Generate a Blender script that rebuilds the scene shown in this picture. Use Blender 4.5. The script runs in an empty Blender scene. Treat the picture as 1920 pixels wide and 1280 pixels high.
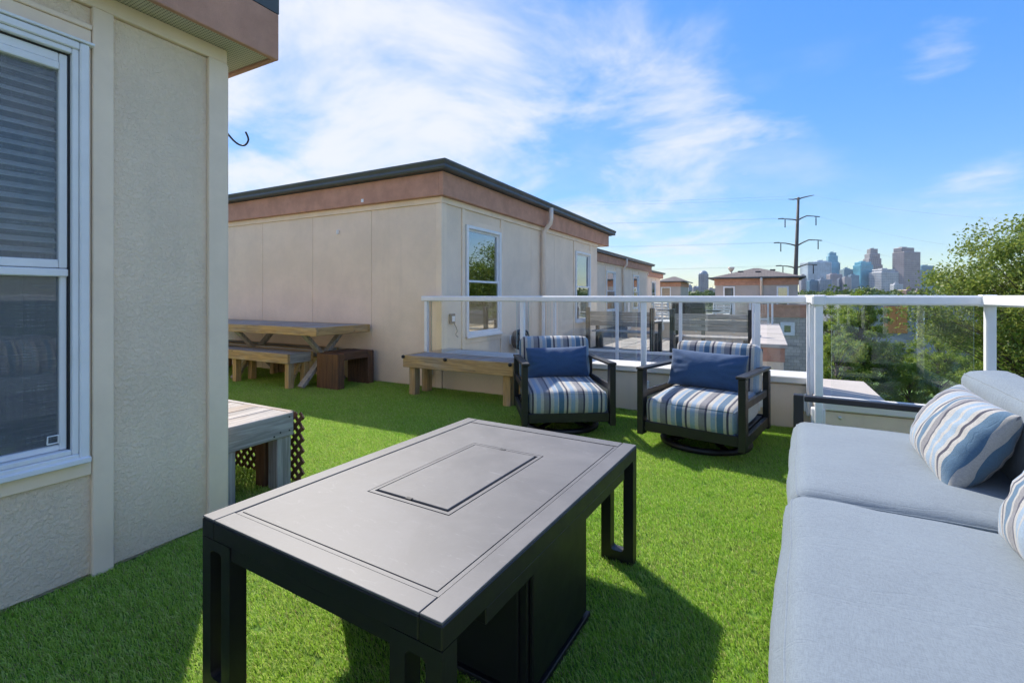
import bpy, bmesh, math, random
from mathutils import Vector, Matrix, noise as mnoise
R = math.radians
sc = bpy.context.scene
COL = sc.collection
random.seed(7)

# ------------------------------------------------------------------ camera, world, sun, exposure
EYE = 1.15
YAW = 28.26
cam_d = bpy.data.cameras.new('camera')
cam = bpy.data.objects.new('camera', cam_d)
COL.objects.link(cam)
cam.location = (0, 0, EYE)
cam.rotation_euler = (R(90), 0, R(YAW))
cam_d.sensor_width = 36.0
cam_d.lens = 36.0 * 893 / 1920
cam_d.shift_y = -84 / 1920
cam_d.clip_start = 0.05
cam_d.clip_end = 20000
sc.camera = cam

SUN_DIR = Vector((-0.803 * math.cos(R(47.2)), 0.596 * math.cos(R(47.2)), math.sin(R(47.2)))).normalized()
sun_d = bpy.data.lights.new('sun', 'SUN')
sun_d.energy = 2.0
sun_d.angle = R(0.5)
sun_d.color = (1.0, 0.94, 0.85)
sun = bpy.data.objects.new('sun', sun_d)
COL.objects.link(sun)
sun.rotation_euler = SUN_DIR.to_track_quat('Z', 'Y').to_euler()
sun.location = (-20, 15, 30)

SKY_STRENGTH = 0.13
CLOUD = 2.3
world = bpy.data.worlds.new('World')
sc.world = world
world.use_nodes = True
def build_world():
    nt = world.node_tree
    nt.nodes.clear()
    L = nt.links.new
    def nd(t, **k):
        n = nt.nodes.new(t)
        for a, b in k.items(): setattr(n, a, b)
        return n
    def math_(op, a, b=None, clamp=False):
        n = nd('ShaderNodeMath', operation=op, use_clamp=clamp)
        for i, v in enumerate((a, b)):
            if v is None: continue
            if isinstance(v, (int, float)): n.inputs[i].default_value = v
            else: L(v, n.inputs[i])
        return n.outputs[0]
    out = nd('ShaderNodeOutputWorld')
    bg = nd('ShaderNodeBackground')
    bg.inputs['Strength'].default_value = SKY_STRENGTH
    sky = nd('ShaderNodeTexSky', sky_type='NISHITA')
    sky.sun_disc = False
    sky.sun_elevation = R(47.2)
    sky.sun_rotation = math.atan2(SUN_DIR.x, SUN_DIR.y)
    sky.altitude = 250
    sky.air_density = 1.0
    sky.dust_density = 0.25
    sky.ozone_density = 2.2
    bw = nd('ShaderNodeRGBToBW'); L(sky.outputs[0], bw.inputs[0])      # soft shoulder: keeps the horizon from bleaching
    gain = math_('DIVIDE', 1.0, math_('ADD', math_('MULTIPLY', bw.outputs[0], .3), 1.0))
    dv = nd('ShaderNodeVectorMath', operation='SCALE'); L(sky.outputs[0], dv.inputs[0]); L(gain, dv.inputs['Scale'])
    hs = nd('ShaderNodeHueSaturation')
    hs.inputs['Saturation'].default_value = 1.34
    hs.inputs['Hue'].default_value = 0.51
    hs.inputs['Value'].default_value = 1.0
    L(dv.outputs[0], hs.inputs['Color'])
    tc = nd('ShaderNodeTexCoord')
    sep = nd('ShaderNodeSeparateXYZ')
    L(tc.outputs['Generated'], sep.inputs[0])
    zz = math_('MAXIMUM', math_('ADD', sep.outputs[2], 0.22), 0.05)
    cx = math_('DIVIDE', sep.outputs[0], zz)
    cy = math_('DIVIDE', sep.outputs[1], zz)
    comb = nd('ShaderNodeCombineXYZ')
    L(cx, comb.inputs[0]); L(cy, comb.inputs[1])
    comb.inputs[2].default_value = 3.7
    n1 = nd('ShaderNodeTexNoise')
    n1.inputs['Scale'].default_value = 1.7
    n1.inputs['Detail'].default_value = 9
    n1.inputs['Roughness'].default_value = 0.60
    n1.inputs['Distortion'].default_value = 0.35
    L(comb.outputs[0], n1.inputs['Vector'])
    # the banks of cloud the photograph shows: directions of their middles, sizes
    tot = None
    for px, py, w, p in ((770, 110, 0.13, 40), (650, 240, 0.09, 60), (890, 230, 0.09, 70), (470, 330, 0.12, 60), (1170, 50, 0.27, 160), (1250, 350, 0.17, 40), (1330, 150, 0.17, 260), (1750, 110, 0.28, 420), (1850, 330, .23, 300), (1560, 310, .12, 200), (1650, 60, -0.19, 9), (1720, 330, -0.12, 20), (545, 120, -0.16, 300), (520, 250, -.10, 500), (1080, 190, -.10, 90)):
        l = (px - 960) / 893; v = -(py - 556) / 893
        s_, c_ = math.sin(R(YAW)), math.cos(R(YAW))
        d = Vector((-s_ + l * c_, c_ + l * s_, v)).normalized()
        dp = nd('ShaderNodeVectorMath', operation='DOT_PRODUCT')
        nrm = nd('ShaderNodeVectorMath', operation='NORMALIZE')
        L(tc.outputs['Generated'], nrm.inputs[0])
        L(nrm.outputs[0], dp.inputs[0]); dp.inputs[1].default_value = d
        b = math_('MULTIPLY', math_('POWER', math_('MAXIMUM', dp.outputs['Value'], 0.0), p), w)
        tot = b if tot is None else math_('ADD', tot, b)
    s = math_('ADD', n1.outputs[0], math_('MINIMUM', tot, 0.36))
    mr = nd('ShaderNodeMapRange', interpolation_type='SMOOTHSTEP')
    mr.inputs['From Min'].default_value = 0.41
    mr.inputs['From Max'].default_value = 0.75
    mr.inputs['To Max'].default_value = 0.93
    L(s, mr.inputs['Value'])
    # thin veil
    n2 = nd('ShaderNodeTexNoise')
    n2.inputs['Scale'].default_value = 0.8
    n2.inputs['Detail'].default_value = 6
    n2.inputs['Roughness'].default_value = 0.6
    L(comb.outputs[0], n2.inputs['Vector'])
    mr2 = nd('ShaderNodeMapRange', interpolation_type='SMOOTHSTEP')
    mr2.inputs['From Min'].default_value = 0.48
    mr2.inputs['From Max'].default_value = 0.8
    mr2.inputs['To Max'].default_value = 0.45
    L(n2.outputs[0], mr2.inputs['Value'])
    fac = math_('MAXIMUM', mr.outputs[0], mr2.outputs[0])
    mix = nd('ShaderNodeMix', data_type='RGBA')
    L(fac, mix.inputs[0]); L(hs.outputs[0], mix.inputs[6])
    mix.inputs[7].default_value = (CLOUD * 0.97, CLOUD * 1.0, CLOUD * 1.05, 1)
    L(mix.outputs[2], bg.inputs[0])
    L(bg.outputs[0], out.inputs[0])
build_world()
sc.view_settings.view_transform = 'Standard'
sc.view_settings.look = 'None'
sc.view_settings.gamma = 1.0
sc.view_settings.exposure = 1.66
sc.view_settings.use_curve_mapping = False
sc.cycles.adaptive_threshold = .02
sc.cycles.transparent_max_bounces = 16
sc.cycles.max_bounces = 6
sc.cycles.diffuse_bounces = 3
sc.cycles.glossy_bounces = 3

# ------------------------------------------------------------------ materials
class NT:
    def __init__(s, name):
        s.m = bpy.data.materials.new(name); s.m.use_nodes = True
        s.t = s.m.node_tree; s.t.nodes.clear()
        s.out = s.n('ShaderNodeOutputMaterial')
    def n(s, t, ins=None, **k):
        n = s.t.nodes.new(t)
        for a, b in k.items(): setattr(n, a, b)
        if ins:
            for a, b in ins.items():
                if isinstance(b, bpy.types.NodeSocket): s.t.links.new(b, n.inputs[a])
                else: n.inputs[a].default_value = b
        return n
    def math(s, op, a, b=0.0, clamp=False): return s.n('ShaderNodeMath', {0: a, 1: b}, operation=op, use_clamp=clamp).outputs[0]
    def mix(s, f, a, b): 
        a = a if isinstance(a, bpy.types.NodeSocket) else (*a[:3], 1)
        b = b if isinstance(b, bpy.types.NodeSocket) else (*b[:3], 1)
        return s.n('ShaderNodeMix', {0: f, 6: a, 7: b}, data_type='RGBA').outputs[2]
    def ramp(s, f, lo, hi): return s.n('ShaderNodeMapRange', {'Value': f, 'From Min': lo, 'From Max': hi}, interpolation_type='SMOOTHSTEP').outputs[0]
    def noise(s, v, scale, detail=4, rough=.55, dist=0.0): return s.n('ShaderNodeTexNoise', {'Vector': v, 'Scale': scale, 'Detail': detail, 'Roughness': rough, 'Distortion': dist}).outputs[0]
    def pos(s): return s.n('ShaderNodeNewGeometry').outputs['Position']
    def objc(s): return s.n('ShaderNodeTexCoord').outputs['Object']
    def rnd(s): return s.n('ShaderNodeObjectInfo').outputs['Random']
    def scale(s, v, xyz): return s.n('ShaderNodeVectorMath', {0: v, 1: xyz}, operation='MULTIPLY').outputs[0]
    def vadd(s, v, w): return s.n('ShaderNodeVectorMath', {0: v, 1: w}, operation='ADD').outputs[0]
    def bump(s, h, strength, dist=0.01): return s.n('ShaderNodeBump', {'Height': h, 'Strength': strength, 'Distance': dist}).outputs[0]
    def pbr(s, col, rough=.6, metal=0.0, bump=None, **k):
        ins = {'Base Color': col if isinstance(col, bpy.types.NodeSocket) else (*col[:3], 1), 'Roughness': rough, 'Metallic': metal}
        ins.update(k)
        if bump is not None: ins['Normal'] = bump
        p = s.n('ShaderNodeBsdfPrincipled', ins)
        s.t.links.new(p.outputs[0], s.out.inputs[0]); return p
    def surf(s, o): s.t.links.new(o, s.out.inputs[0])

def sc3(c, f): return tuple(min(1, x * f) for x in c)

def m_plain(name, col, rough=.55, var=.12, vs=3.0, bump=.1, bs=120, bd=.002, metal=0.0, coord='pos'):
    t = NT(name); v = t.pos() if coord == 'pos' else t.vadd(t.objc(), t.math('MULTIPLY', t.rnd(), 37.0))
    f = t.noise(v, vs, 6, .65)
    c = t.mix(t.ramp(f, .3, .7), sc3(col, 1 - var), sc3(col, 1 + var))
    r = t.math('ADD', t.math('MULTIPLY', t.noise(v, vs * 3, 4), .22), rough - .11)
    t.pbr(c, r, metal, t.bump(t.noise(v, bs, 3), bump, bd) if bump else None)
    return t.m

def m_stucco(name, col, strength=.55, scale=70, dirt=.09):
    t = NT(name); v = t.pos()
    f = t.noise(v, 1.6, 6, .65); g = t.noise(v, 26, 3, .6)
    st = t.noise(t.scale(v, (5, 5, .35)), 2.0, 5, .6)
    c = t.mix(t.ramp(f, .3, .72), sc3(col, 1 - dirt), sc3(col, 1.05))
    c = t.mix(t.math('MULTIPLY', t.ramp(st, .55, .78), .16), c, sc3(col, .72))
    c = t.mix(t.math('MULTIPLY', t.ramp(g, .45, .8), .10), c, sc3(col, .7))
    # splash dirt and green tinge low down where the turf meets the wall
    z = t.n('ShaderNodeSeparateXYZ', {0: v}).outputs[2]
    low = t.math('MULTIPLY', t.ramp(t.math('ADD', t.math('MULTIPLY', z, -1.0), t.math('MULTIPLY', f, .9)), .12, .55), .3)
    c = t.mix(t.math('MULTIPLY', low, t.math('LESS_THAN', t.math('ABSOLUTE', t.math('SUBTRACT', z, .35)), .45)), c, (col[0] * .72, col[1] * .74, col[2] * .66))
    h = t.math('ADD', t.ramp(t.noise(v, scale, 4, .6, .6), .35, .7), t.math('MULTIPLY', t.noise(v, scale * 4, 2), .3))
    t.pbr(c, .82, 0, t.bump(h, strength, .0035))
    return t.m

def m_wood(name, c_lo, c_hi, axis, grey=(.30, .29, .27), greyf=.5, rough=.75):
    t = NT(name)
    o = t.vadd(t.objc(), t.n('ShaderNodeCombineXYZ', {0: t.math('MULTIPLY', t.rnd(), 41.0), 1: t.math('MULTIPLY', t.rnd(), 17.0), 2: t.math('MULTIPLY', t.rnd(), 29.0)}).outputs[0])
    sx = {'x': (.9, 16, 16), 'y': (16, .9, 16), 'z': (16, 16, .9)}[axis]
    g = t.noise(t.scale(o, sx), 3.2, 8, .62, .8)
    big = t.noise(t.scale(o, tuple(q ** .5 for q in sx)), 1.3, 5, .6, .4)
    c = t.mix(t.ramp(g, .32, .68), c_lo, c_hi)
    gf = t.math('MULTIPLY', t.ramp(t.math('ADD', big, t.math('MULTIPLY', t.rnd(), .16)), .62 - greyf * .4, .86 - greyf * .3), .9)
    gc = t.mix(t.ramp(g, .3, .7), sc3(grey, .55), sc3(grey, 1.15))
    c = t.mix(gf, c, gc)
    kn = t.n('ShaderNodeTexVoronoi', {'Vector': t.scale(o, tuple(.35 * q + .6 for q in (sx[0] ** .5, sx[1] ** .5, sx[2] ** .5))), 'Scale': 4.0}).outputs['Distance']
    c = t.mix(t.math('MULTIPLY', t.math('SUBTRACT', 1.0, t.ramp(kn, .03, .10)), .75), c, sc3(c_lo, .35))
    c = t.mix(1.0, c, c)
    t.pbr(c, rough, 0, t.bump(g, .5, .003))
    return t.m

def m_fabric(name, col, stripes=None, period=.25, offset=0.0, weave=900):
    t = NT(name); o = t.objc()
    sep = t.n('ShaderNodeSeparateXYZ', {0: o})
    if stripes:
        wob = t.math('MULTIPLY', t.math('SUBTRACT', t.noise(o, 9, 2), .5), .0018)
        u = t.math('FRACT', t.math('ADD', t.math('DIVIDE', t.math('ADD', sep.outputs[0], wob), period), offset))
        cr = t.n('ShaderNodeValToRGB', {0: u}); e = cr.color_ramp; e.interpolation = 'CONSTANT'
        p = 0.0; tot = sum(w for w, _ in stripes); first = True
        for w, c in stripes:
            if first: el = e.elements[0]; el.position = 0
            elif p > 0 and len(e.elements) == 2 and e.elements[1].position == 1.0: el = e.elements[1]; el.position = p
            else: el = e.elements.new(p)
            el.color = (*c, 1); first = False; p += w / tot
        c = cr.outputs[0]
    else: c = t.mix(1.0, col, col)
    slub = t.noise(t.scale(o, (60, 420, 260)), 1.0, 3, .7); slub2 = t.noise(t.scale(o, (420, 60, 260)), 1.0, 3, .7)
    sl = t.ramp(t.math('MULTIPLY', t.math('ADD', slub, slub2), .5), .38, .62)
    fade = t.noise(o, 4, 5, .6)
    c2 = t.n('ShaderNodeMix', {0: 1.0, 6: c, 7: t.n('ShaderNodeCombineColor', {0: t.math('ADD', t.math('MULTIPLY', sl, .26), t.math('ADD', t.math('MULTIPLY', fade, .22), .76)), 1: t.math('ADD', t.math('MULTIPLY', sl, .26), t.math('ADD', t.math('MULTIPLY', fade, .22), .76)), 2: t.math('ADD', t.math('MULTIPLY', sl, .24), t.math('ADD', t.math('MULTIPLY', fade, .2), .78))}).outputs[0]}, data_type='RGBA', blend_type='MULTIPLY').outputs[2]
    cr1 = t.ramp(t.math('ABSOLUTE', t.math('SUBTRACT', t.noise(t.scale(o, (1.1, 5.5, 3)), 1.6, 3, .5, .5), .5)), 0.0, .022)
    h = t.math('ADD', t.math('ADD', t.math('MULTIPLY', sl, .35), t.math('MULTIPLY', t.noise(o, 7, 4, .5), 2.5)), t.math('MULTIPLY', cr1, .55))
    t.pbr(c2, .92, 0, t.bump(h, .35, .004), **{'Sheen Weight': .25, 'Sheen Roughness': .5})
    return t.m

def m_glass_rail():
    t = NT('railing_glass')
    fr = t.n('ShaderNodeFresnel', {'IOR': 1.5}).outputs[0]
    gl = t.n('ShaderNodeBsdfGlossy', {'Color': (.95, 1, .98, 1), 'Roughness': .0})
    tr = t.n('ShaderNodeBsdfTransparent', {'Color': (.985, .992, .988, 1)})
    df = t.n('ShaderNodeBsdfDiffuse', {'Color': (.7, .72, .7, 1)})
    smear_haze = t.math('MULTIPLY', t.ramp(t.noise(t.scale(t.pos(), (2, 2, .8)), 3, 6, .7), .4, .8), .035)  # faint smudges plus bright-reflection haze, mixed in as pale diffuse
    a = t.n('ShaderNodeMixShader', {0: smear_haze, 1: tr.outputs[0], 2: df.outputs[0]})
    b = t.n('ShaderNodeMixShader', {0: fr, 1: a.outputs[0], 2: gl.outputs[0]})
    t.surf(b.outputs[0]); return t.m

def m_window(name, refl=.44, tint=(.5, .53, .52)):
    t = NT(name)
    lw = t.n('ShaderNodeFresnel', {'IOR': 1.55}).outputs[0]
    nrm = t.bump(t.noise(t.pos(), 1.4, 2, .5), .035, .05)
    gl = t.n('ShaderNodeBsdfGlossy', {'Color': (.82, .87, .88, 1), 'Roughness': .015, 'Normal': nrm})
    tr = t.n('ShaderNodeBsdfTransparent', {'Color': (*tint, 1)})
    f = t.math('ADD', t.math('MULTIPLY', lw, 1 - refl), refl, True)
    b = t.n('ShaderNodeMixShader', {0: f, 1: tr.outputs[0], 2: gl.outputs[0]})
    t.surf(b.outputs[0]); return t.m

def m_screen():
    t = NT('insect_screen'); v = t.pos()
    w = t.noise(t.scale(v, (30, 1, 60)), 6, 3, .6); w2 = t.noise(t.scale(v, (30, 60, 1)), 6, 3, .6)
    c = t.mix(t.ramp(t.math('MULTIPLY', t.math('ADD', w, w2), .5), .35, .65), (.20, .225, .245), (.34, .37, .39))
    df = t.n('ShaderNodeBsdfDiffuse', {'Color': c}); tr = t.n('ShaderNodeBsdfTransparent')
    b = t.n('ShaderNodeMixShader', {0: t.math('ADD', t.math('MULTIPLY', w, .25), .33), 1: tr.outputs[0], 2: df.outputs[0]})
    t.surf(b.outputs[0]); return t.m

def m_leaf(name, c1, c2, c3, trans=.35, vs=.8, rough=.5, inst=False):
    t = NT(name); v = t.pos()
    f = t.ramp(t.noise(v, vs, 5, .7), .3, .7)
    isl = t.n('ShaderNodeNewGeometry').outputs['Random Per Island']
    r = t.rnd() if inst else isl
    c = t.mix(f, c1, c2)
    c = t.mix(t.math('MULTIPLY', t.ramp(r, .55, 1.0), .75), c, c3)
    p = t.n('ShaderNodeBsdfPrincipled', {'Base Color': c, 'Roughness': rough, 'Specular IOR Level': .35})
    tl = t.n('ShaderNodeBsdfTranslucent', {'Color': t.mix(.5, c, c3)})
    b = t.n('ShaderNodeMixShader', {0: trans, 1: p.outputs[0], 2: tl.outputs[0]})
    t.surf(b.outputs[0]); return t.m

def m_soffit():
    t = NT('perforated_soffit'); sep = t.n('ShaderNodeSeparateXYZ', {0: t.pos()})
    def cell(o): return t.math('SUBTRACT', t.math('FRACT', t.math('DIVIDE', o, .0135)), .5)
    a, b = cell(sep.outputs[0]), cell(sep.outputs[1])
    d = t.math('SQRT', t.math('ADD', t.math('MULTIPLY', a, a), t.math('MULTIPLY', b, b)))
    hole = t.math('LESS_THAN', d, .24)
    c = t.mix(hole, (.62, .56, .44), (.10, .085, .06))
    t.pbr(c, .6, 0, t.bump(t.math('SUBTRACT', 1.0, hole), .4, .003)); return t.m

def m_facade(name, wall, glass, floor=4.0, bay=5.0, frac_f=.55, frac_b=.6, rough=.35):
    t = NT(name); sep = t.n('ShaderNodeSeparateXYZ', {0: t.objc()})
    fz = t.math('FRACT', t.math('DIVIDE', sep.outputs[2], floor))
    fx = t.math('FRACT', t.math('DIVIDE', t.math('ADD', sep.outputs[0], sep.outputs[1]), bay))
    w = t.math('MULTIPLY', t.math('LESS_THAN', fz, frac_f), t.math('LESS_THAN', fx, frac_b))
    v = t.noise(t.objc(), .03, 3)
    wc = t.mix(t.ramp(v, .3, .7), sc3(wall, .88), sc3(wall, 1.1))
    gc = t.mix(t.ramp(v, .35, .65), sc3(glass, .8), sc3(glass, 1.25))
    t.pbr(t.mix(w, wc, gc), rough); return t.m

def m_brickgrid(name, col, joint, rx, rz):
    t = NT(name)
    sep = t.n('ShaderNodeSeparateXYZ', {0: t.pos()})
    vv = t.n('ShaderNodeCombineXYZ', {0: t.math('ADD', sep.outputs[0], sep.outputs[1]), 1: sep.outputs[2], 2: 0.0}).outputs[0]
    b = t.n('ShaderNodeTexBrick', {'Vector': vv, 'Color1': (*sc3(col, .9), 1), 'Color2': (*sc3(col, 1.12), 1), 'Mortar': (*joint, 1), 'Scale': 1.0, 'Mortar Size': .012, 'Brick Width': rx, 'Row Height': rz})
    t.pbr(b.outputs[0], .85, 0, t.bump(b.outputs['Fac'], .4, .01)); return t.m

BEIGE = (.93, .75, .555)
M = {}
M['stucco'] = m_stucco('beige_stucco', BEIGE, .85, 66)
M['stucco_far'] = m_stucco('beige_panel', (.92, .745, .565), .22, 60, .08)
M['trim'] = m_plain('beige_trim', (.94, .755, .56), .6, .07, 2.5, .25, 90, .001)
M['fascia'] = m_plain('brown_stucco', (.55, .295, .20), .85, .13, 4, .8, 130, .004)
M['soffit'] = m_soffit()
M['gutter'] = m_plain('slate_gutter', (.085, .095, .095), .45, .12, 3, .05)
M['roof_metal'] = m_plain('dark_roofing', (.06, .062, .064), .8, .2, 2, .5, 60, .006)
M['downspout'] = m_plain('beige_metal', (.86, .71, .57), .4, .06, 3, .04)
M['white_vinyl'] = m_plain('white_vinyl', (.86, .86, .85), .42, .05, 4, .05)
M['white_rail'] = m_plain('white_powder_coat', (.88, .88, .87), .38, .045, 5, .06, 40)
M['pane'] = m_window('window_pane')
M['pane_near'] = m_window('near_window_pane', .10, (.86, .88, .87))
M['screen'] = m_screen()
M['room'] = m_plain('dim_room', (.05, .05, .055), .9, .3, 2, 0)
M['blind'] = m_plain('pale_blind', (.82, .83, .82), .6, .05, 2, 0)
M['black_gasket'] = m_plain('black_gasket', (.02, .02, .022), .6, .1, 5, 0)
M['glass'] = m_glass_rail()
M['glass_edge'] = m_plain('glass_edge', (.45, .62, .55), .25, .1, 3, 0)
M['cap'] = m_plain('white_metal_cap', (.72, .70, .67), .5, .07, 3, .08, 30)
M['cap_top'] = m_plain('pale_ledge', (.50, .44, .385), .75, .10, 2.2, .2, 60)
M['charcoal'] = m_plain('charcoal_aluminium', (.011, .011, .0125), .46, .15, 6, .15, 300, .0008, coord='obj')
M['table_top'] = None
M['lattice'] = m_plain('brown_lattice', (.13, .065, .036), .7, .2, 8, .2, 90)
M['brownwood_z'] = m_wood('stained_brown_z', (.10, .045, .02), (.20, .10, .045), 'z', (.09, .05, .035), .35)
M['brownwood_y'] = m_wood('stained_brown_y', (.085, .04, .02), (.15, .075, .04), 'y', (.09, .055, .04), .45)
for a in 'xyz':
    M['cedar_' + a] = m_wood('weathered_cedar_' + a, (.36, .22, .085), (.60, .40, .17), a, (.40, .34, .26), .25)
    M['grey_' + a] = m_wood('grey_deck_wood_' + a, (.24, .18, .13), (.42, .34, .27), a, (.40, .38, .36), .75)
    M['old_' + a] = m_wood('silvered_wood_' + a, (.26, .22, .175), (.44, .385, .32), a, (.44, .41, .37), .8)
M['bolt'] = m_plain('black_bolt', (.015, .015, .016), .5, .1, 4, 0)
M['turf_base'] = m_plain('turf_backing', (.09, .18, .02), .95, .3, 8, .6, 90, .006)
def m_turf():
    t = NT('turf_blades'); v = t.pos(); isl = t.n('ShaderNodeNewGeometry').outputs['Random Per Island']
    big = t.ramp(t.noise(v, .9, 5, .65, .6), .32, .68); mid = t.ramp(t.noise(v, 7, 5, .7), .3, .7)
    c = t.mix(mid, (.27, .55, .035), (.40, .67, .06)); c = t.mix(t.math('MULTIPLY', big, .55), c, (.55, .70, .13))
    c = t.mix(t.math('MULTIPLY', t.ramp(isl, .62, 1.0), .8), c, (.80, .84, .32)); c = t.mix(t.math('MULTIPLY', t.math('LESS_THAN', isl, .22), .6), c, (.13, .27, .02))
    c = t.mix(t.math('LESS_THAN', t.math('ABSOLUTE', t.math('SUBTRACT', isl, .4)), .03), c, (.42, .34, .17))
    p = t.n('ShaderNodeBsdfPrincipled', {'Base Color': c, 'Roughness': .48, 'Specular IOR Level': .4}); tl = t.n('ShaderNodeBsdfTranslucent', {'Color': c})
    t.surf(t.n('ShaderNodeMixShader', {0: .45, 1: p.outputs[0], 2: tl.outputs[0]}).outputs[0]); return t.m
M['turf'] = m_turf()
M['sofa_blue'] = m_fabric('heathered_blue_grey_fabric', (.186, .228, .262))
NAVY = (.020, .055, .125)
M['navy'] = m_fabric('navy_fabric', (.028, .075, .165))
CR = (.47, .445, .39); LB = (.26, .345, .43); SB = (.075, .15, .23); DK = (.05, .05, .075); TP = (.22, .215, .22)
STR = [(.042, SB), (.020, CR), (.015, DK), (.022, CR), (.034, LB), (.024, CR), (.042, TP), (.014, DK), (.028, CR), (.030, LB), (.010, CR)]
M['stripe'] = m_fabric('striped_fabric', None, STR, .281, .3)
C2 = (.42, .405, .375)
M['stripe_b'] = m_fabric('striped_fabric_pillow', None, [(.034, LB), (.018, C2), (.014, DK), (.022, C2), (.044, SB), (.016, C2), (.034, TP), (.012, DK), (.026, C2), (.032, LB), (.018, C2)], .235, .12)
M['bark'] = m_plain('bark', (.10, .075, .055), .9, .3, 6, .8, 25, .02)
M['leaf_a'] = m_leaf('leaves_sunny', (.095, .19, .026), (.18, .265, .04), (.38, .41, .09), .44, .5)
M['leaf_b'] = m_leaf('leaves_deep', (.115, .235, .03), (.19, .32, .045), (.42, .47, .085), .47, .4)
M['leaf_c'] = m_leaf('leaves_far', (.06, .12, .035), (.10, .16, .045), (.16, .2, .055), .25, .03)

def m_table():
    t = NT('dusty_sunlit_top'); o = t.objc()  # real dust plus the sunlit look of the top, both put into the colour
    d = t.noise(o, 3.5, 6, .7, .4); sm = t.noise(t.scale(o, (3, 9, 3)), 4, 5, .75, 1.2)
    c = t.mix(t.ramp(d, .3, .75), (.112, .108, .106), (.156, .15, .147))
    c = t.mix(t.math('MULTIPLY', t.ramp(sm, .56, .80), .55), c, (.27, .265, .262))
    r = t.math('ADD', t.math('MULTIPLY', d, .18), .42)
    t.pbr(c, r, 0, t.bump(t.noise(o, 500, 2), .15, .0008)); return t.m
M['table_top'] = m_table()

# ------------------------------------------------------------------ mesh helpers
def cbox(cx, cy, cz, hx, hy, hz, b):
    V = []; F = []
    if b <= 0:
        for sx in (-1, 1):
            for sy in (-1, 1):
                for sz in (-1, 1): V.append((cx + sx * hx, cy + sy * hy, cz + sz * hz))
        F = [(0, 1, 3, 2), (4, 6, 7, 5), (0, 4, 5, 1), (2, 3, 7, 6), (0, 2, 6, 4), (1, 5, 7, 3)]
        return V, F
    b = min(b, hx * .49, hy * .49, hz * .49); idx = {}
    for sx in (-1, 1):
        for sy in (-1, 1):
            for sz in (-1, 1):
                for a in range(3):
                    p = [sx * (hx - b), sy * (hy - b), sz * (hz - b)]
                    p[a] = (sx * hx, sy * hy, sz * hz)[a]
                    idx[(sx, sy, sz, a)] = len(V); V.append((cx + p[0], cy + p[1], cz + p[2]))
    for a in range(3):
        o = [q for q in range(3) if q != a]
        for s in (-1, 1):
            ring = []
            for u, v in ((-1, -1), (1, -1), (1, 1), (-1, 1)):
                k = [0, 0, 0]; k[a] = s; k[o[0]] = u; k[o[1]] = v; ring.append(idx[(*k, a)])
            F.append(tuple(ring if (s > 0) == (a != 1) else ring[::-1]))
    for a in range(3):          # edges running along axis a
        o = [q for q in range(3) if q != a]
        for u in (-1, 1):
            for v in (-1, 1):
                k0 = [0, 0, 0]; k1 = [0, 0, 0]
                k0[a] = -1; k1[a] = 1; k0[o[0]] = k1[o[0]] = u; k0[o[1]] = k1[o[1]] = v
                F.append((idx[(*k0, o[0])], idx[(*k1, o[0])], idx[(*k1, o[1])], idx[(*k0, o[1])]))
    for sx in (-1, 1):
        for sy in (-1, 1):
            for sz in (-1, 1): F.append(tuple(idx[(sx, sy, sz, a)] for a in range(3)))
    return V, F

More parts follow.
